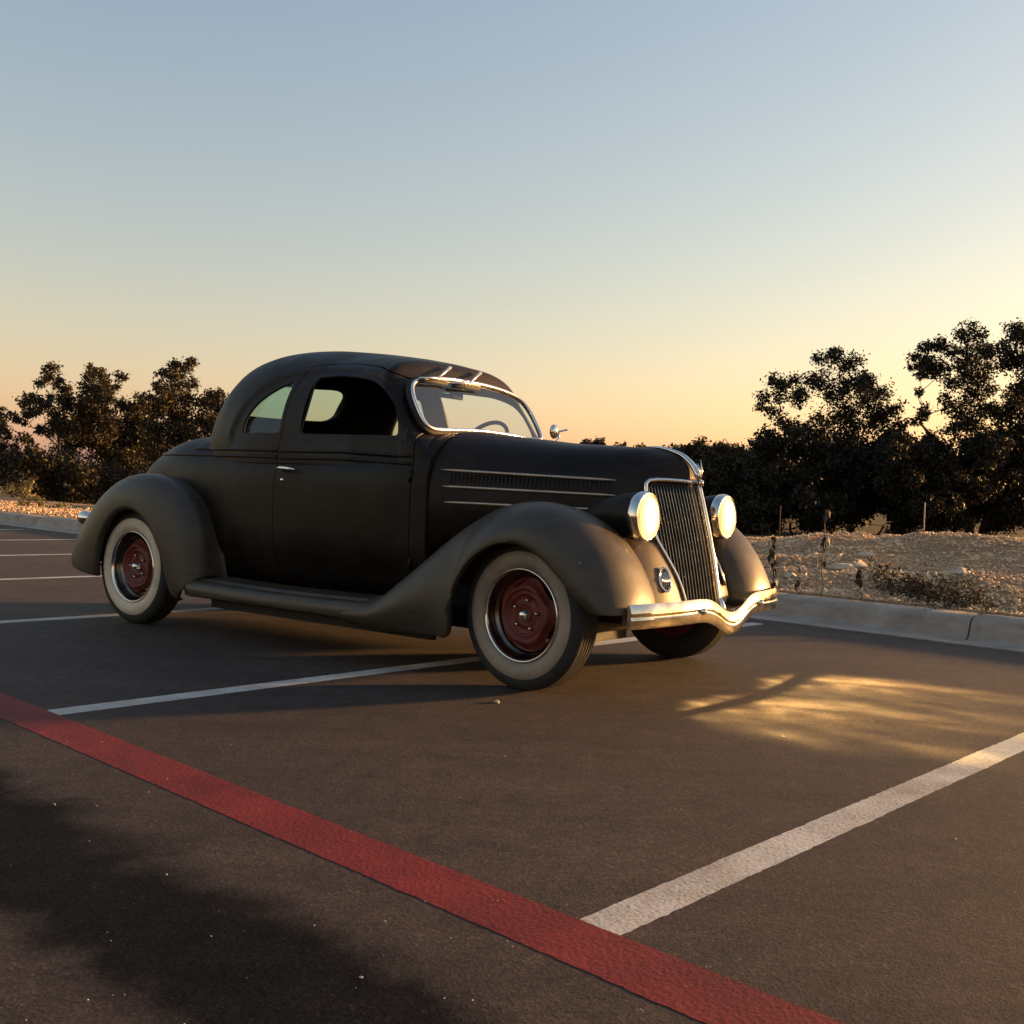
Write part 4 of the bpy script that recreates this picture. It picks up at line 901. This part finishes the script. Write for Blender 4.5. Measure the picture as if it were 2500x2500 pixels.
tree('oak_tree', 'tallest dark oak with a narrow pointed crown', 'tree', 47, A([(1330, 115, 46), (1375, 150, 44), (1310, 160, 40), (1300, 240, 56), (1385, 245, 60), (1300, 330, 76), (1400, 330, 72), (1250, 400, 56), (1320, 440, 84), (1285, 545, 84), (1385, 520, 60), (1340, 630, 84), (1240, 640, 60), (1430, 430, 44)]), (2368, 1296), M['oak'], OAK, 23, r0=.24)
tree('oak_tree', 'big dark oak with a long leaning limb and dense rounded crown', 'tree', 44, A([(1560, 130, 56), (1620, 170, 80), (1500, 205, 44), (1545, 255, 60), (1620, 290, 80), (1690, 230, 90), (1600, 430, 70), (1550, 500, 60), (1640, 520, 90), (1590, 600, 84), (1500, 570, 52), (1700, 400, 100), (1760, 300, 100), (1720, 600, 110), (1480, 660, 70), (1600, 700, 90)]), (2400, 1297), M['oak'], OAK, 24, r0=.26, fork=.5)
UND = 'dark undergrowth below the oaks'
k = 0
for (px, py, w, h, lab) in [(1820, 1190, 90, 85, 'dark scrub at the open end of the undergrowth beside the field track'), (1935, 1150, 100, 120, 'dark round thicket under the left flank of the broad oak'), (2035, 1175, 95, 115, 'dense thicket in front of the trunk of the broad oak'), (2140, 1150, 105, 130, 'dark thicket between the broad oak and the slender oak'), (2240, 1170, 90, 115, 'dark brush around the foot of the slender oak'), (2335, 1160, 100, 125, 'dark brush under the tallest oak'), (2430, 1170, 100, 120, 'dark brush under the leaning oak limb'), (2530, 1170, 90, 120, 'dark brush beyond the leaning oak at the end of the row')]:
    r = np.random.default_rng(400+k); bl = [(px+r.uniform(-w, w)*.75, r.uniform(py-h*.75, 1282), r.uniform(22, 38)) for q in range(34)]
    tree('thicket', lab, 'thicket', 41+1.3*k % 5, bl, (px, 1290), M['oak'], UND, 300+k, per=420, size=.085, r0=.06, fork=.2); k += 1
BACK = 'trees along the far side of the field'
k = 0
for px, top, w, D, lab in [(1500, 1118, 60, 95, 'low far tree just past the hood ornament'), (1570, 1104, 55, 92, 'far tree rising behind the grille ornament'), (1640, 1095, 70, 88, 'far rounded tree between the two headlights'), (1712, 1083, 75, 84, 'far bushy tree with a rounded top above the far headlight'), (1790, 1085, 80, 80, 'far broad tree with a spiky leading twig'), (1868, 1098, 70, 78, 'far tree next to the broad oak')]:
    r = np.random.default_rng(600+k); bl = [(px+r.normal(0, w*.42), top+14+abs(r.normal(0, 1))*46, r.uniform(12, 26)) for q in range(34)]+[(px+r.uniform(-w, w), r.uniform(top+60, 1265), r.uniform(24, 36)) for q in range(24)]
    tree('field_tree', lab, 'tree', D, bl, (px, 1275), M['far'], BACK, 500+k, per=150, size=.16, r0=.12); k += 1
for px, top, w, D, lab, n in [(1448, 1068, 26, 150, 'tiny far tree with a round airy crown above the hood line', 16), (1517, 1080, 12, 150, 'tiny far pointed conifers above the hood line', 9), (1568, 1085, 24, 140, 'tiny far thin tree with bare twigs above the hood', 10)]:
    r = np.random.default_rng(700+px); bl = [(px+r.normal(0, w*.55), top+6+abs(r.normal(0, 1))*13, r.uniform(5, 9)) for q in range(n)]+[(px+r.uniform(-w, w), top+45, 9) for q in range(5)]
    tree('distant_tree', lab, 'tree', D, bl, (px, 1240), M['far'], None, px, per=45, size=.20, r0=.10)
JUN = 'trees behind the car park on the rear side of the car'
tree('juniper_tree', 'tall loose juniper with a drooping outer branch', 'tree', 42, B([(300, 245, 46), (250, 290, 40), (355, 260, 34), (400, 330, 50), (205, 370, 50), (130, 410, 34), (165, 470, 36), (140, 520, 26), (260, 420, 56), (330, 480, 66), (250, 570, 36), (300, 580, 46), (420, 440, 60), (350, 560, 60), (420, 560, 80), (400, 680, 90)]), (160, 1225), M['juniper'], JUN, 41, r0=.18, per=680, size=.07)
tree('juniper_tree', 'juniper with a steep pointed crown between two broader trees', 'tree', 43, B([(555, 205, 36), (540, 255, 50), (610, 240, 44), (630, 300, 58), (590, 360, 72), (520, 400, 62), (665, 365, 44), (490, 480, 76), (580, 470, 90), (640, 560, 90), (540, 600, 90), (600, 700, 100)]), (235, 1228), M['juniper'], JUN, 42, r0=.16, per=680, size=.07)
tree('juniper_tree', 'tallest juniper with a domed bushy top behind the rear fender', 'tree', 41, B([(1060, 190, 46), (1000, 230, 46), (1110, 210, 50), (1075, 280, 76), (985, 320, 50), (1150, 290, 46), (940, 300, 28), (1000, 420, 84), (910, 400, 56), (1120, 400, 84), (1060, 520, 100), (950, 540, 90), (1000, 660, 110), (1120, 600, 90)]), (425, 1238), M['juniper'], JUN, 43, r0=.18, per=680, size=.07)
tree('juniper_tree', 'juniper half hidden by the back of the cab', 'tree', 42, B([(1280, 350, 46), (1330, 360, 40), (1240, 420, 60), (1340, 450, 56), (1390, 420, 40), (1200, 520, 80), (1300, 560, 80), (1400, 560, 80), (1260, 660, 90)]), (520, 1240), M['juniper'], JUN, 44, r0=.14, per=680, size=.07)
tree('juniper_tree', 'low spreading juniper filling the gap behind the deck', 'tree', 45, B([(750, 420, 60), (830, 410, 60), (700, 520, 84), (800, 520, 90), (870, 560, 90), (740, 640, 100), (860, 680, 110), (680, 760, 100), (800, 800, 110)]), (318, 1232), M['juniper'], JUN, 45, r0=.14, per=650, size=.075)
tree('juniper_tree', 'sparse juniper standing apart at the end of the row', 'tree', 44, B([(10, 470, 36), (35, 520, 38), (20, 590, 46), (60, 615, 26), (30, 670, 30), (-60, 500, 70), (-80, 620, 90), (-20, 700, 70)]), (-10, 1215), M['juniper'], JUN, 46, r0=.14, per=380, size=.08)
k = 0
for bl, base, lab in [([(80, 740, 70), (20, 780, 70), (150, 800, 80), (60, 860, 90), (130, 900, 80)], (40, 1220), 'dark brush below the sparse juniper'), ([(210, 700, 55), (270, 760, 80), (220, 840, 90), (300, 880, 90), (260, 950, 80)], (105, 1225), 'brush below the drooping juniper branch'), ([(420, 800, 110), (500, 880, 110), (430, 950, 90), (540, 960, 80)], (190, 1228), 'brush under the pointed juniper'), ([(640, 860, 110), (720, 930, 100), (820, 900, 110), (660, 960, 80)], (290, 1232), 'brush just behind the rear fender'), ([(960, 800, 110), (1080, 760, 110), (920, 920, 100), (1050, 880, 110), (1180, 800, 110)], (420, 1236), 'brush under the tallest juniper')]:
    tree('brush', lab, 'bush', 38+.8*k, B(bl), base, M['juniper'], 'brush under the junipers', 800+k, per=420, size=.08, r0=.05, fork=.2); k += 1
k = 0
for bl, lab in [([(150, 940, 36), (180, 980, 34), (140, 1000, 36), (175, 1030, 34)], 'pale green upright bush behind the kerb'), ([(230, 985, 28), (255, 1020, 34), (215, 1040, 28)], 'pale low bush beside the upright one'), ([(330, 1040, 26), (390, 1040, 30), (360, 1060, 26)], 'small low green shrub between the rail and the bushes')]:
    tree('roadside_bush', lab, 'bush', 24.5, B(bl), (bl[0][0]/2.477, 1245), M['scrub'], None, 900+k, per=900, size=.035, r0=.012, fork=.2, thick=.3); k += 1
# timber rail behind the kerb
M['timber'] = mottled('weathered_timber', (.22, .16, .10), (.34, .26, .17), 9, (.8, .9), bump=.004, bscale=40)
for pa, pb, lab in [(-60, 42, 'weathered timber rail behind the kerb beyond the pale bushes'), (176, 330, 'weathered timber rail behind the kerb, partly behind the tail light')]:
    D = 25.0; a = px_at(pa, 1242+.038*pa*.4, D); b = px_at(pb, 1242+.038*pb*.4, D); g = lambda q: float(ground_z(np.array([E_ @ q[:2]]), np.array([NN @ q[:2]]))[0])
    za = (a[2]+b[2])/2; root = empty('timber_rail', ((a[0]+b[0])/2, (a[1]+b[1])/2, g((a+b)/2))); tag(root, lab, 'rail', 'timber rails behind the kerb'); o_ = np.array(root.location)
    for z in (za+.035,):
        V, F = tube([np.array([a[0], a[1], z])-o_, np.array([b[0], b[1], z])-o_], .062, 4, sx=.7); mesh('rail', V, F, M['timber'], root, smooth=False)
    for t in (.12, .62):
        q = a*(1-t)+b*t; V, F = tube([np.array([q[0], q[1]+.06, g(q)-.1])-o_, np.array([q[0], q[1]+.06, za+.08])-o_], .06, 6); mesh('post', V, F, M['timber'], root)
# thin fence posts in the field by the oaks
M['post'] = mottled('pale_post', (.30, .27, .23), (.42, .38, .33), 20, (.6, .8))
for px, py, h, lab in [(1903, 1293, .75, 'dark thin post standing in the field left of the thickets'), (2255, 1300, .95, 'thin pale marker post in front of the slender oak')]:
    q = px_at(px, py, 34.); zz = q[2]-.5
    V, F = tube([(0, 0, 0), (0, 0, h+.5), (0, 0, h+.52)], [.022, .020, .004], 6); o = mesh('marker_post', V, F, M['post'] if px > 2000 else M['bark']); o.location = (q[0], q[1], zz); tag(o, lab, 'post')

# ------------------------------------------------------------------ gravel on the bank
def stone_template(seed, n=2):
    r = np.random.default_rng(seed)
    V = np.array([(1, 0, 0), (-1, 0, 0), (0, 1, 0), (0, -1, 0), (0, 0, 1), (0, 0, -1)], float); F = [(0, 2, 4), (2, 1, 4), (1, 3, 4), (3, 0, 4), (2, 0, 5), (1, 2, 5), (3, 1, 5), (0, 3, 5)]
    if n > 1:
        V = list(V); mid = {}; F2 = []
        def mp(a, b):
            k = (min(a, b), max(a, b))
            if k not in mid: q = V[a]+V[b]; V.append(q/np.linalg.norm(q)); mid[k] = len(V)-1
            return mid[k]
        for a, b, c in F:
            x, y, z = mp(a, b), mp(b, c), mp(c, a); F2 += [(a, x, z), (x, b, y), (z, y, c), (x, y, z)]
        V, F = np.array(V), F2
    V = V*(1+r.normal(0, .16, (len(V), 1)))*[1, .72, .5]
    return V, np.array(F)
M['pebble'] = mottled('limestone_gravel', (.38, .245, .145), (.60, .42, .26), 3.5, (.85, .95), c3=(.74, .57, .39), spec=.2)
def scatter_stones(name, n, uv, size, seed, mat, tmpl=(1, 2, 3), sub=1, sink=.3):
    r = np.random.default_rng(seed); Vs = []; Fs = []; o = 0
    u, v = uv(r, n); s = size(r, len(u)); z = np.where(v < KV, 0.0, ground_z(u, v))
    for t in tmpl:
        T, F = stone_template(t, sub); k = np.arange(len(u)) % len(tmpl) == tmpl.index(t); m = k.sum()
        a = r.uniform(0, 2*pi, m); tl = r.normal(0, .35, m); S = s[k]
        X = T[None, :, 0]*S[:, None]; Y_ = T[None, :, 1]*S[:, None]; Z_ = T[None, :, 2]*S[:, None]
        X, Z_ = X*np.cos(tl)[:, None]-Z_*np.sin(tl)[:, None], X*np.sin(tl)[:, None]+Z_*np.cos(tl)[:, None]
        X, Y_ = X*np.cos(a)[:, None]-Y_*np.sin(a)[:, None], X*np.sin(a)[:, None]+Y_*np.cos(a)[:, None]
        cx = (E_[0]*u+NN[0]*v)[k]; cy = (E_[1]*u+NN[1]*v)[k]
        P = np.stack([X+cx[:, None], Y_+cy[:, None], Z_+(z[k]+S*.5*(1-sink*2)+.002)[:, None]], -1).reshape(-1, 3)
        Vs.append(P); Fs.append((F[None]+(np.arange(m)*len(T))[:, None, None]).reshape(-1, 3)+o); o += len(P)
    ob = fast_mesh(name, np.concatenate(Vs), np.concatenate(Fs), 3, mat); return ob
def bank_uv(r, n):
    # denser towards the camera; covers the part of the bank that can be seen
    v = KV+.08+6.5*r.random(n)**1.35; u = r.uniform(-13, 1.5, n); return u, v
o = scatter_stones('bank_gravel', 80000, bank_uv, lambda r, n: np.clip(r.lognormal(-4.55, .52, n), .004, .06), 5, M['pebble']); tag(o, 'loose limestone gravel covering the bank', 'gravel', kind='stuff')
o = scatter_stones('verge_gravel', 5000, lambda r, n: (r.uniform(-34, -13, n), KV+.05+4*r.random(n)**1.3), lambda r, n: np.clip(r.lognormal(-3.9, .45, n), .008, .07), 6, M['pebble']); tag(o, 'pale gravel strip behind the far kerb', 'gravel', kind='stuff')
M['grit'] = mottled('loose_grit', (.30, .25, .20), (.52, .45, .37), 9, (.8, .9), spec=.2)
def lot_uv(r, n):
    d = 1.6+14*r.random(n)**1.8; a = r.uniform(-.47, .47, n)*d; x = a; y = d
    u = E_[0]*x+E_[1]*y; v = NN[0]*x+NN[1]*y; k = v < KERB0-.03; return u[k], v[k]
o = scatter_stones('asphalt_grit', 520, lot_uv, lambda r, n: np.clip(r.lognormal(-6.35, .5, n), .001, .006), 8, M['grit']); tag(o, 'tiny loose grit lying on the asphalt', 'grit', kind='stuff')
# single rocks that stand out
M['rock'] = mottled('pale_rock', (.34, .27, .20), (.50, .41, .31), 10, (.85, .95), c3=(.58, .49, .39), bump=.008, bscale=30, spec=.2)
def rock(px, py, size, label, sx=1.0, seed=1, on_lot=False):
    # nearest ground hit along the pixel ray
    d = px_ray(px, py); t = np.linspace(1.5, 20, 3000); X = d[None]*t[:, None]+[0, 0, CAM_H]; u = X[:, :2] @ E_; v = X[:, :2] @ NN
    g = np.where(v < KV, 0.0, ground_z(u, v)); i = int(np.argmax(X[:, 2] < g)); q = X[i]
    T, F = stone_template(seed, 2); V = T*size*[sx, 1, 1]; a = .6*seed; V = np.stack([V[:, 0]*cos(a)-V[:, 1]*sin(a), V[:, 0]*sin(a)+V[:, 1]*cos(a), V[:, 2]], -1)
    o = mesh('rock', V, F, M['rock'], smooth=True, sharp=25); o.location = (q[0], q[1], g[i]+size*(.42 if on_lot else .16)); tag(o, label, 'rock'); return o
rock(2062, 1392, .10, 'large pale flat rock half buried in the bank behind the tall weed', 1.4, 11)
rock(2100, 1385, .09, 'pale rock just right of the large flat rock on the bank', 1.3, 12)
rock(1932, 1412, .07, 'pale rock beside the shortest dry weed', 1.2, 13)
rock(2188, 1425, .08, 'pale upright rock above the twiggy bush', .9, 14)
rock(2112, 1358, .07, 'pale rock high on the bank above the large flat rock', 1.3, 15)
rock(2345, 1402, .075, 'brown rock on the bare slope far from the weeds', 1.4, 16)
rock(2325, 1462, .06, 'small pale rock low on the slope beyond the twiggy bush', 1.2, 17)
rock(2010, 1447, .05, 'small pale rock at the foot of the tall weed', 1.2, 18)
rock(1213, 1716, .014, 'small pale chip of stone on the asphalt near the front wheel', 1.3, 19, True)
rock(882, 2392, .0045, 'tiny tan pebble on the asphalt in the dark patch', 1.0, 20, True)
rock(1912, 1800, .006, 'tiny dark clod on the asphalt in front of the car', 1.0, 21, True)

# ------------------------------------------------------------------ dry weeds along the kerb
M['dry'] = mottled('dry_stalk', (.035, .024, .016), (.075, .052, .033), 30, (.8, .95))
M['dryleaf'] = leaf_mat('withered_leaves', (.014, .011, .007), (.030, .022, .013), (.065, .046, .024))
M['stalk'] = mottled('tan_stalk', (.17, .12, .07), (.26, .19, .11), 30, (.7, .9))
def weed(name, px_b, py_b, px_t, py_t, label, nleaf, lsize, stalk, seed, thick=.006, droop=True, top_only=False, lev=None):
    d = px_ray(px_b, py_b); t = np.linspace(4, 14, 4000); X = d[None]*t[:, None]+[0, 0, CAM_H]; u = X[:, :2] @ E_; v = X[:, :2] @ NN
    g = np.where(v < KV, .15, ground_z(u, v)); i = int(np.argmax((X[:, 2] < g) & (v > KV-.02))); b = X[i].copy(); b[2] = g[i]-.01
    top = px_at(px_t, py_t, t[i]); r = np.random.default_rng(seed); root = empty(name, tuple(b)); tag(root, label, 'weed')
    H = top-b; path = [H*q+np.append(r.normal(0, .012, 2), 0)*(0 < q < 1) for q in np.linspace(0, 1, 9)]
    V, F = tube(path, np.linspace(thick, thick*.4, 9), 6); st = mesh('stem', V, F, stalk, root)
    qs = lev if lev is not None else (r.uniform(.55 if top_only else .15, 1, nleaf))
    for q in qs:
        p = H*q; a = r.uniform(0, 2*pi); l = lsize*r.uniform(.6, 1.3); e = np.array([cos(a), sin(a), 0]); w = np.array([-sin(a), cos(a), 0])*l*r.uniform(.22, .42)
        dz = -1.0 if droop else .4
        pts = [p, p+e*l*.3+[0, 0, .12*l], p+e*l*.55+[0, 0, dz*.35*l], p+e*l*.6+[0, 0, dz*1.0*l]]
        V = []; 
        for c, wd in zip(pts, (.15, 1, .9, .08)): V += [c-w*wd+[0, 0, r.normal(0, .08)*l], c+[0, 0, .06*l], c+w*wd+[0, 0, r.normal(0, .08)*l]]
        F = [(3*i+j, 3*i+j+1, 3*i+j+4, 3*i+j+3) for i in range(3) for j in range(2)]
        mesh('leaf', V, F, M['dryleaf'], root)
    return root
weed('dry_weed', 1886, 1462, 1884, 1312, 'tall withered black weed close to the bumper end', 22, .055, M['dry'], 31, .006)
weed('dry_weed', 1850, 1445, 1838, 1382, 'low withered weed tucked beside the far fender', 14, .055, M['dry'], 32, .005)
weed('dry_weed', 1950, 1455, 1945, 1380, 'short withered weed between two taller ones', 12, .04, M['dry'], 33, .004)
weed('dry_weed', 2000, 1458, 2018, 1246, 'tallest weed with a tan stalk and a few hanging leaves', 0, .058, M['stalk'], 34, .0065, lev=[.40, .42, .55, .60, .62, .66, .70, .68, .93, .96, .98, 1.0])
weed('dry_weed', 2100, 1468, 2098, 1393, 'short withered weed with one clump of drooping leaves', 12, .042, M['dry'], 35, .005, top_only=True)
# low twiggy bush on the slope behind the kerb
def twiggy(px, py, label, n, R, seed):
    d = px_ray(px, py); t = np.linspace(4, 14, 4000); X = d[None]*t[:, None]+[0, 0, CAM_H]; u = X[:, :2] @ E_; v = X[:, :2] @ NN
    g = np.where(v < KV, .15, ground_z(u, v)); i = int(np.argmax((X[:, 2] < g) & (v > KV-.02))); b = X[i].copy(); b[2] = g[i]-.01
    r = np.random.default_rng(seed); root = empty('twiggy_bush', tuple(b)); tag(root, label, 'bush'); parts = []; tips = []
    for k in range(n):
        a = r.uniform(0, 2*pi); s0 = np.array([r.normal(0, .12), r.normal(0, .12), 0]); e = np.array([cos(a), sin(a), r.uniform(.15, .9)]); l = R*r.uniform(.4, 1.0)
        if NN @ e[:2] < -.2: e[:2] *= -1
        p1 = s0+e*l*.5+r.normal(0, .03, 3); p2 = s0+e*l+r.normal(0, .05, 3)+[0, 0, -.05]; parts.append(tube([s0, p1, p2], [.003, .0022, .0012], 4)); tips += [p1, p2]
        for q in range(2):
            p3 = p1+r.normal(0, .12, 3)*[1, 1, .6]; parts.append(tube([p1, p3], [.0018, .001], 3)); tips.append(p3)
    V, F = join(*parts); mesh('twigs', V, F, M['dry'], root)
    V, F = leaves(np.array(tips), np.full(len(tips), .05), 14, .012, seed+1, 1.0, 3); fast_mesh('foliage', V, F, 4, M['dryleaf'], root)
twiggy(2235, 1455, 'low twiggy dry bush spreading over the kerb back', 42, .32, 71)
twiggy(2330, 1480, 'small sparse dry bush next to the twiggy one', 30, .22, 72)
# far-off wood that closes the field on the horizon
r = np.random.default_rng(77); n = 420; az = np.radians(np.linspace(-62, 62, n)+r.normal(0, .15, n)); D = 185+r.normal(0, 9, n)
hh = 1.1+1.2*vnoise(np.linspace(0, 60, n), np.zeros(n), 9)+.5*r.random(n)
Cw = np.stack([np.sin(az)*D, np.cos(az)*D, -.3+hh*.9], -1)
V, F = leaves(Cw, hh, 22, .36, 78, .9, 6, .36); wood = fast_mesh('distant_wood', V, F, 4, M['far']); tag(wood, 'low dark wood along the horizon beyond the field', 'wood', kind='stuff')
